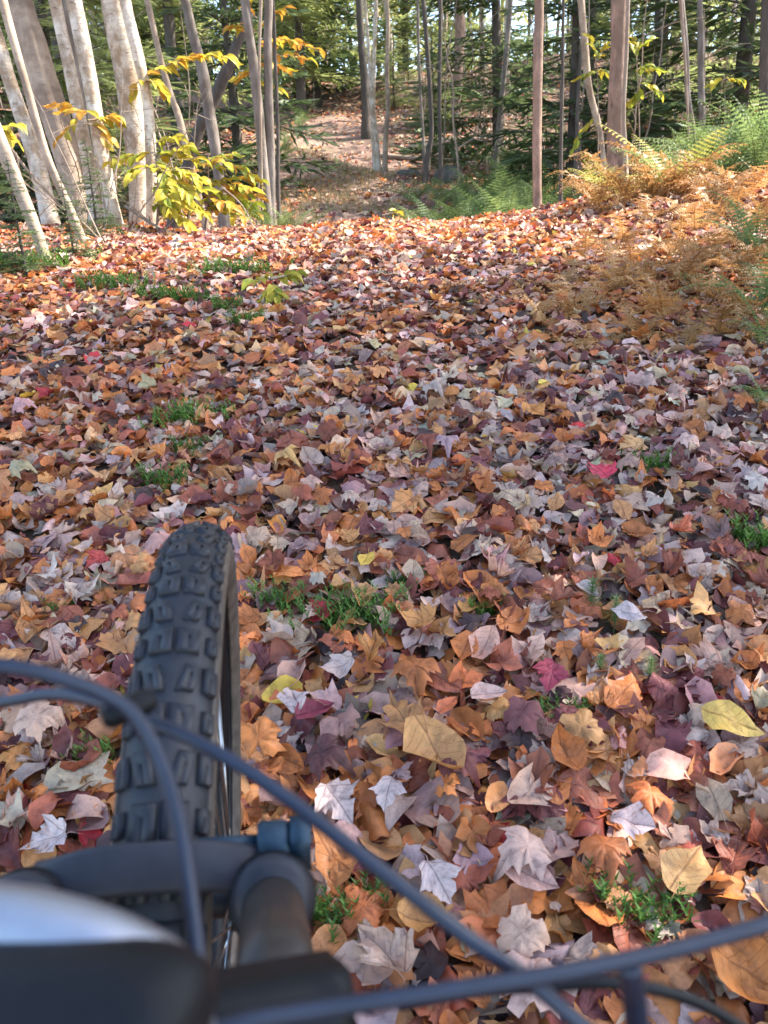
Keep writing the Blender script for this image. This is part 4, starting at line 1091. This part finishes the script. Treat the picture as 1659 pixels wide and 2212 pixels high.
# fir seedlings: a stem with whorls
b = MB(); g = np.random.default_rng(9)
for k in range(9):
    z = .01 + .045 * k / 8
    for a in np.arange(7) * .9 + k * .5:
        L = .028 * (1 - .5 * k / 8); e = np.array([math.cos(a) * L, math.sin(a) * L, z + .006]); s = np.array([-math.sin(a), math.cos(a), 0]) * .0018
        b.add([np.array([0, 0, z]) - s, np.array([0, 0, z]) + s, e], np.array([[0, 1, 2]]))
V, F = tube([(0, 0, -.02), (0, 0, .055)], [.0015, .001], 5, False); b.add(V, F)
SEED = b.mesh('needles', False, M['fern_green'])
for xd, yd, s, lab in [(1275, 1345, 1.3, 'tiny fir seedling beside the round pale grey leaf'), (1325, 1375, 1.1, 'second tiny fir seedling nestled under the round pale grey leaf'), (1292, 1495, .9, 'tiny fir seedling growing by the dark red maple leaf'), (1400, 1498, .9, 'tiny fir seedling alone among orange leaves')]:
    p = ground_pix(xd, yd); o = link('fir_seedling', SEED, loc=(p.x, p.y, Gf(p.x, p.y) + .02)); o.scale = (s, s, s); tag(o, lab, 'seedling')
# grass on the far trail
b = MB(); g = np.random.default_rng(77)
n = 5200
y = g.uniform(9.5, 19, n); x = trail_c(y) + g.normal(0, .75, n)
keep = np.sin(y * 1.7 + 1) * np.sin(x * 2.1 + y) > -.25
x, y = x[keep], y[keep]; n = len(x); z = G(x, y) + .03
hh = g.uniform(.06, .18, n); a = g.uniform(0, 6.28, n); l = g.normal(0, .06, (n, 2))
P0 = np.stack([x, y, z], -1); s = np.stack([np.cos(a), np.sin(a), 0 * a], -1) * .006
V = np.stack([P0 - s, P0 + s, P0 + np.stack([l[:, 0], l[:, 1], hh], -1)], 1).reshape(-1, 3)
b.add(V, np.arange(3 * n).reshape(-1, 3))
tag(link('trail_grass', b.mesh('trail_grass', False, M['grass'])), 'dry thin grass growing down the middle of the far trail', 'grass', None, 'stuff')
# twigs
def twig(label, pts, r, mat='twig', side=True):
    P = [Vector(p) for p in pts]; base = P[0].copy()
    b = MB(); path = smooth_path([p - base for p in P], 16)
    V, F = tube(path, np.linspace(r, r * .35, 16), 5, True, .06, int(r * 1e5)); b.add(V, F)
    if side:
        for k in range(4):
            q = path[rnd.randrange(5, 14)]; e = q + np.array([rnd.gauss(0, .12), rnd.gauss(0, .1), abs(rnd.gauss(0, .1))])
            V, F = tube([q, (q + e) / 2 + .01, e], [r * .5, r * .4, r * .2], 4, False); b.add(V, F)
    o = link('fallen_branch', b.mesh('fallen_branch', True, M[mat]), loc=base)
    return tag(o, label, 'branch')
twig('long dead branch slanting from the leaning clump down to the leaves', [PD(15, 310, D1 - .2), PD(70, 380, D1 - .2), PD(160, 470, D1 - .15), PD(230, 500, D1 - .3)], .012)
twig('dead branch lying from the thickest white trunk towards the rise', [PD(270, 445, D1 - .05), PD(340, 490, D1 - .15), PD(430, 525, D1 - .35)], .014)
twig('thin arching dead twig left of the drooping yellow seedling', [PD(480, 405, 6.3), PD(520, 440, 6.1), PD(548, 490, 5.9), PD(565, 535, yfoot(565, 540))], .006)
twig('short broken stick propped among the roots of the leaning clump', [PD(30, 525, D1 - .5), PD(55, 480, D1 - .4)], .012, side=False)
twig('upright wiry pale twig beside the low gold beech', [PD(405, 485, 6.5), PD(415, 400, 6.5), PD(425, 240, 6.5), PD(445, 190, 6.5)], .007)
twig('fine dead twig crossing in front of the leaning clump', [PD(35, 330, D1 - .4), PD(50, 390, D1 - .4), PD(100, 430, D1 - .4), PD(180, 500, D1 - .4)], .005)
gt = random.Random(3)
for k, (xd, yd) in enumerate([(1180, 1130), (1430, 1060), (700, 980), (1330, 880), (240, 1480), (1500, 1380), (960, 780), (620, 1180)]):
    p = ground_pix(xd, yd); a = gt.uniform(0, 3.14); L = gt.uniform(.08, .2)
    q = [(p.x + math.cos(a) * L * t, p.y + math.sin(a) * L * t, Gf(p.x + math.cos(a) * L * t, p.y + math.sin(a) * L * t) + .04 + gt.uniform(-.006, .01)) for t in (0, .4, .7, 1)]
    o = twig('x', q, .0022, side=False); o.name = 'twig'; tag(o, 'thin brown twig lying loose on the fallen leaves', 'twig', 'twigs on the leaves')
for k in range(9):
    D = gc.uniform(19, 30); x = at_px(gc.uniform(700, 1150), D); a = gc.uniform(-.4, .4); L = gc.uniform(1.5, 3.5)
    q = [(x + math.cos(a) * L * t, D + math.sin(a) * L * t, Gf(x + math.cos(a) * L * t, D + math.sin(a) * L * t) + .1) for t in (0, .5, 1)]
    o = twig('x', q, gc.uniform(.04, .09), gc.choice(['dark', 'twig'])); o.name = 'fallen_log'; tag(o, 'fallen log lying on the far leafy slope behind the birch', 'log', 'fallen logs on the far slope')
def rock(label, xd, D, s, seed, group=None):
    g = np.random.default_rng(seed); b = MB()
    n, m = 14, 9; th = np.linspace(0, np.pi, m); ph = np.arange(n) * 2 * np.pi / n
    V = np.stack([np.outer(np.sin(th), np.cos(ph)), np.outer(np.sin(th), np.sin(ph)), np.outer(np.cos(th), np.ones(n))], -1).reshape(-1, 3)
    off = sum(.12 * np.sin(V @ g.normal(0, 2.6, 3) + g.uniform(0, 6)) for _ in range(4))
    V = V * (1 + off)[:, None] * np.array([1, .8, .65]) * s
    i = np.arange(m - 1)[:, None] * n; j = np.arange(n)[None]; k = (j + 1) % n
    b.add(V, np.stack([i + j, i + n + j, i + n + k, i + k], -1).reshape(-1, 4))
    x = at_px(xd, D)
    o = link('rock', b.mesh('rock', True, M['rock']), loc=(x, D, Gf(x, D) + s * .25))
    return tag(o, label, 'rock', group)
rock('grey boulder behind the thin dark trunks', 968, 15.2, .32, 1)
rock('mossy grey boulder at the foot of the slim pale tree', 880, 17.0, .25, 2)
rock('small pale stone lying at the left edge of the hollow', 705, 8.6, .1, 3)
rock('pale elongated stone next to the small pale one', 668, 8.5, .13, 4)
rock('dark rock among the ferns of the hollow', 1075, 10.4, .32, 5)

# ------------------------------------------------------------------ bicycle
def camv(x, y, z):                                       # camera axes (right, down, forward) to world
    return _r * x - _u * y + _f * z
bx = camv(.9874, 0, .158).normalized()
E37 = R(37)
by = camv(-.158 * math.cos(E37), -math.sin(E37), .9874 * math.cos(E37)).normalized()
bz = bx.cross(by).normalized(); by = bz.cross(bx)
RW = .372
hub_w = CAM + camv(-.178, .380, .745)
contact = hub_w - bz * RW
print('wheel contact', contact, 'ground', Gf(contact.x, contact.y), 'slope', math.degrees(math.atan2(by.z, math.hypot(by.x, by.y))))
bike = link('mountain_bike', None)
bike.empty_display_size = .1
bike.matrix_world = Matrix.Translation(contact) @ Matrix((bx, by, bz)).transposed().to_4x4()
tag(bike, 'mountain bike with a knobbly black front tyre, fork and looping cables', 'bicycle')
Binv = bike.matrix_world.inverted()
def BL(xd, yd, z): return Binv @ PZ(xd, yd, z)           # photo point at a depth, in the bike's own frame
# wheel: tyre casing, knobs, rim, hub, spokes
def casing_profile():
    pr = []
    for a in np.linspace(-150, 150, 21):
        r = .0295
        pr.append((.338 + r * math.cos(R(a)) * 1.0, r * math.sin(R(a))))
    return pr
def build_wheel(prefix, hy, hz, knobs):
    b = MB(); V, F = lathe(casing_profile(), 120); b.add(V, F)
    ty_ = link('tyre', b.mesh('tyre', True, M['rubber']), bike, loc=(0, hy, hz))
    b = MB(); prs = [(.338 + .0302 * math.cos(R(a)), .0302 * math.sin(R(a))) for a in np.linspace(62, 140, 8)]
    for sg in (1, -1):
        pr = [(r, x * sg) for r, x in prs] + [(r - .002, x * sg * .93) for r, x in prs[::-1]]
        V, F = lathe(pr, 100); b.add(V, F)
    link('sidewall', b.mesh('sidewall', True, M['sidewall']), ty_)
    b = MB(); V, F = lathe([(.318, -.014), (.318, .014), (.312, .015), (.296, .009), (.293, 0), (.296, -.009), (.312, -.015)], 90); b.add(V, F)
    rim = link('rim', b.mesh('rim', True, M['black']), bike, loc=(0, hy, hz))
    b = MB(); V, F = tube([(-.05, 0, 0), (-.035, 0, 0), (-.034, 0, 0), (-.028, 0, 0), (-.027, 0, 0), (.027, 0, 0), (.028, 0, 0), (.034, 0, 0), (.035, 0, 0), (.05, 0, 0)], [.009, .009, .026, .026, .014, .014, .026, .026, .009, .009], 16); b.add(V, F)
    link('hub', b.mesh('hub', True, M['black']), rim)
    b = MB(); V, F = tube([(0, 0, 0), (0, 0, 1)], .0011, 6); b.add(V, F); sm = b.mesh('spoke', True, M['steel'])
    for k in range(32):
        a = 2 * math.pi * k / 32; sd = 1 if k % 2 else -1
        p1 = Vector((sd * .003, math.cos(a) * .297, math.sin(a) * .297)); a2 = a + (.9 if (k // 2) % 2 else -.9)
        p0 = Vector((sd * .031, math.cos(a2) * .024, math.sin(a2) * .024))
        d = p1 - p0
        mt = Matrix.Translation(p0) @ d.to_track_quat('Z', 'Y').to_matrix().to_4x4() @ Matrix.Diagonal((1, 1, d.length, 1))
        link('spoke', sm, rim, mtx=mt)
    if not knobs: return
    def knob(w, l, h, slant, ramp_):
        x, y = w / 2, l / 2
        v = np.array([[-x, -y, -.003], [x, -y, -.003], [x, y, -.003], [-x, y, -.003], [-x * .86, -y * .92, h], [x * .86, -y * .92, h], [x * .86, y * (1 - ramp_), h], [-x * .86, y * (1 - ramp_), h],
                      [-.0012, -y * .925, h], [.0012, -y * .925, h], [.0012, y * .1, h], [-.0012, y * .1, h], [0, -y * .925, h - .0022], [0, y * .1, h - .0022]])
        v[:, 0] += slant * v[:, 1]
        f4 = np.array([[0, 1, 2, 3][::-1], [0, 1, 5, 4], [1, 2, 6, 5], [2, 3, 7, 6], [3, 0, 4, 7], [4, 8, 11, 7], [9, 5, 6, 10], [7, 11, 10, 6], [8, 12, 13, 11], [12, 9, 10, 13]])
        b = MB(); b.add(v, f4); return b.mesh('tread_knob', False, M['rubber'])
    kA = knob(.0172, .0245, .0038, 0, .4); kB1 = knob(.0128, .0245, .0037, -.25, .4); kB2 = knob(.0128, .0245, .0037, .25, .4); kS = knob(.0115, .021, .0042, 0, .25); kS2 = knob(.0095, .016, .0040, 0, .25)
    rows = 74
    for q in range(rows):
        th = 2 * math.pi * q / rows
        spec = [(-.0093, kA), (.0093, kA)] if q % 2 == 0 else [(-.0125, kB1), (.0125, kB2)]
        spec += [(-.0275, kS if q % 2 else kS2), (.0275, kS if q % 2 else kS2)]
        for s_, me in spec:
            al = s_ / .0305
            rad = .338 + .0290 * math.cos(al); xx = .0290 * math.sin(al)
            rn = Vector((math.sin(al), math.cos(al) * math.sin(th), math.cos(al) * math.cos(th)))
            tg = Vector((0, math.cos(th), -math.sin(th)))
            sx = tg.cross(rn).normalized()
            mt = Matrix((sx, tg, rn)).transposed().to_4x4(); mt.translation = Vector((xx, rad * math.sin(th), rad * math.cos(th)))
            link('tread_knob', me, ty_, mtx=mt)
build_wheel('front', 0, RW, True)
build_wheel('rear', -1.16, RW, False)
# fork
HA, HB = R(63.5), R(50)
ax = Vector((0, -math.cos(HA), math.sin(HA))); fwd = Vector((0, math.sin(HA), math.cos(HA)))
ax2 = Vector((0, -math.cos(HB), math.sin(HB))); fwd2 = Vector((0, math.sin(HB), math.cos(HB)))
hub = Vector((0, 0, RW)); SEAL = .392
def onleg(s, x=0, f=0):
    if s <= SEAL: return hub + ax * s + fwd * f + Vector((x, 0, 0))
    return hub + ax * SEAL + ax2 * (s - SEAL) + fwd2 * f + Vector((x, 0, 0))
def part(name, geo, mat, parent=bike, smooth=True):
    b = MB()
    for V, F in geo: b.add(V, F)
    return link(name, b.mesh(name, smooth, M[mat]), parent)
for sx in (-1, 1):
    x = .064 * sx
    leg = part('fork_leg', [tube([onleg(-.03, x * .93), onleg(.0, x * .95), onleg(.05, x * .98), onleg(.2, x), onleg(.372, x), onleg(.380, x), onleg(.386, x)], [.012, .019, .019, .0205, .0225, .0245, .0235], 20)], 'black')
    part('seal', [tube([onleg(.384, x), onleg(.392, x), onleg(.397, x)], [.0225, .0215, .0175], 20)], 'arch', leg)
    part('stanchion', [tube([onleg(.37, x), onleg(.56, x)], .0162, 20)], 'stanchion_tint', leg)
ap = [onleg(.345, -.064, .016), onleg(.372, -.056, .014), onleg(.384, -.030, .018), onleg(.386, 0, .019), onleg(.384, .030, .018), onleg(.372, .056, .014), onleg(.345, .064, .016)]
apath = smooth_path(ap, 26)
def strap(path, wdir, w, h):
    n = len(path); V = []
    tg = np.gradient(path, axis=0)
    wv = np.array(tuple(wdir))
    for i_ in range(n):
        t = tg[i_] / np.linalg.norm(tg[i_]); up = np.cross(wv, t); up /= np.linalg.norm(up)
        for a_, c_ in ((-.5, -.35), (-.38, -.5), (.38, -.5), (.5, -.35), (.5, .35), (.38, .5), (-.38, .5), (-.5, .35)):
            V.append(path[i_] + wv * w * a_ + up * h * c_)
    i = np.arange(n - 1)[:, None] * 8; j = np.arange(8)[None]; k = (j + 1) % 8
    F = [np.stack([i + j, i + k, i + 8 + k, i + 8 + j], -1).reshape(-1, 4), np.array([list(range(8))[::-1]]), np.array([[8 * (n - 1) + q for q in range(8)]])]
    return np.array(V), F
part('fork_arch', [strap(apath, fwd, .026, .013)], 'arch', smooth=False)
part('fork_crown', [strap(smooth_path([onleg(.563, -.083), onleg(.571, -.05), onleg(.578, 0), onleg(.571, .05), onleg(.563, .083)], 20), fwd2, .042, .03)], 'black', smooth=False)
part('steerer', [tube([onleg(.57), onleg(.58), onleg(.61), onleg(.63)], [.024, .025, .025, .017], 20)], 'black')
# hose clip on the right leg
cp = onleg(.372, .064 + .004, .028)
part('hose_clip', [tube([cp - Vector((.045, 0, 0)), cp - Vector((.012, 0, 0))], .0055, 12), tube([cp - Vector((.012, 0, 0)), cp - Vector((.009, 0, 0)), cp + Vector((.003, 0, 0)), cp + Vector((.006, 0, 0))], [.011, .0125, .0125, .011], 14), box(.014, .02, .026, tuple(cp + Vector((.012, 0, 0))), .8)], 'teal', smooth=False)
# handlebar, bending back under the photographer's hand on both sides
bc = [BL(-560, 2120, .20), BL(-390, 2050, .20), BL(-200, 2012, .198), BL(-20, 2008, .195), BL(110, 2022, .192), BL(225, 2050, .190), BL(310, 2090, .190), BL(362, 2140, .193), BL(390, 2240, .20), BL(420, 2380, .205)]
bz_l = (Binv.to_3x3() @ -camv(0, 1, .35)).normalized() * -1 * -1
e_r = bc[-1]; e_l = bc[0]
bc = [Vector((-.34, e_l.y - .10, e_l.z + .02)), Vector((-.20, e_l.y - .055, e_l.z + .0))] + bc + [Vector((.16, e_r.y - .05, e_r.z - .005)), Vector((.34, e_r.y - .11, e_r.z - .0))]
bpth = smooth_path(bc, 70)
bl_n = len(bpth)
cx = np.abs(bpth[:, 0] - bc[5].x)
br = np.interp(bpth[:, 0] - bc[5].x, [-.5, -.13, -.06, .0, .035, .06, .5], [.0112, .0112, .0116, .0110, .0088, .0100, .0112])
hb = part('handlebar', [tube(bpth, br, 20)], 'bar')
for sg, (p, q) in ((-1, (bc[0], bc[1])), (1, (bc[-1], bc[-2]))):
    d = (q - p)
    part('grip', [tube([p - d * .02, p, p + d * .3, p + d * .7, p + d * .72], [.017, .0165, .0158, .0165, .014], 14)], 'black', hb)
    m_ = p + d * .85 + by * 0
    part('brake_lever', [tube(smooth_path([m_ + Vector((0, .02, -.01)), m_ + Vector((.03 * sg, .045, -.03)), m_ + Vector((.09 * sg, .05, -.045))], 8), np.linspace(.007, .0045, 8), 8)], 'arch', hb)
print('bar clamp in bike frame', bc[5], 'steering axis top', onleg(.70))
part('stem', [tube(smooth_path([BL(-330, 2270, .180), BL(-260, 2250, .180), BL(-100, 2228, .180), BL(100, 2225, .178), BL(270, 2225, .176), BL(365, 2240, .174), BL(420, 2280, .172)], 16), np.array([.004, .012, .017, .0185, .0185, .0185, .0185, .0185, .0185, .0185, .0185, .0185, .018, .0165, .012, .004]), 18),
    tube([onleg(.61), BL(20, 2260, .18)], [.019, .017], 14)], 'black')
# cables
def cable(name, pts, r, mat='housing', n=40):
    P = [BL(*p) if len(p) == 3 and p[2] < 3 and p[0] > -2000 else p for p in pts]
    return part(name, [tube(smooth_path(P, n), r, 12)], mat)
cable('brake_hose', [(-420, 1440, .26), (-200, 1425, .245), (0, 1437, .238), (120, 1462, .240), (225, 1500, .245), (290, 1545, .247), (345, 1640, .245), (388, 1780, .238), (415, 1960, .228), (432, 2110, .220), (455, 2225, .214), (500, 2400, .205)], .0025)
cable('shift_cable', [(-400, 1570, .33), (-160, 1540, .315), (0, 1518, .302), (110, 1500, .295), (205, 1513, .285), (290, 1545, .272), (400, 1590, .262), (560, 1680, .250), (800, 1862, .236), (1000, 2018, .228), (1120, 2100, .224), (1215, 2180, .222), (1310, 2262, .22), (1450, 2400, .21)], .0025)
cable('dropper_cable', [(1900, 1900, .25), (1760, 1958, .242), (1650, 1998, .235), (1480, 2045, .228), (1300, 2085, .222), (1150, 2112, .218), (950, 2142, .214), (700, 2178, .210), (520, 2210, .205), (330, 2275, .20)], .0025)
cable('rear_hose', [(860, 2170, .262), (1030, 2140, .262), (1180, 2130, .262), (1300, 2122, .264), (1420, 2138, .268), (1520, 2172, .272), (1620, 2235, .275), (1750, 2350, .28)], .0022, 'black')
cable('cable_tie', [(1358, 2080, .226), (1366, 2130, .232), (1374, 2190, .236), (1382, 2280, .238)], .0038, 'housing', 12)
jc = BL(278, 1530, .258)
part('cable_clip', [tube([jc - Vector((.008, .004, 0)), jc - Vector((.006, .003, 0)), jc + Vector((.006, .003, 0)), jc + Vector((.008, .004, 0))], [.003, .0045, .0045, .003], 10)], 'black')
# frame and the rest, behind the photographer
hd0, hd1 = onleg(.585), onleg(.62)
bb = Vector((0, -.72, .33)); seat = Vector((0, -.95, .80)); ra = Vector((0, -1.16, RW))
fr = part('frame', [tube([hd0, bb], [.028, .026], 14), tube([hd1 - ax2 * .02, seat - Vector((0, -.03, .12))], [.022, .018], 14), tube([bb, seat], .017, 14)]
    + [tube([bb + Vector((.03 * s, 0, 0)), ra + Vector((.065 * s, 0, 0))], .010, 10) for s in (-1, 1)] + [tube([seat - Vector((-.012 * s, 0, .12)), ra + Vector((.065 * s, 0, 0))], .008, 10) for s in (-1, 1)], 'black')
part('saddle', [tube(smooth_path([seat + Vector((0, .14, .05)), seat + Vector((0, .06, .055)), seat + Vector((0, -.04, .055)), seat + Vector((0, -.11, .06))], 10), [.014, .02, .023, .028, .036, .046, .056, .062, .06, .03], 12), tube([seat, seat + Vector((0, 0, .04))], .014, 10)], 'black')
part('crank', [tube([bb - Vector((.07, 0, 0)), bb + Vector((.07, 0, 0))], .015, 12), tube([bb + Vector((.07, 0, 0)), bb + Vector((.075, .17, -.01))], .010, 8), tube([bb - Vector((.07, 0, 0)), bb + Vector((-.075, -.17, .01))], .010, 8)], 'black')
for s, dy in ((1, .17), (-1, -.17)):
    part('pedal', [box(.09, .09, .016, tuple(bb + Vector((.13 * s, dy, -.01 * s))))], 'black', smooth=False)
print('objects', len(bpy.data.objects), 'tris', sum(len(m_.polygons) for m_ in bpy.data.meshes))
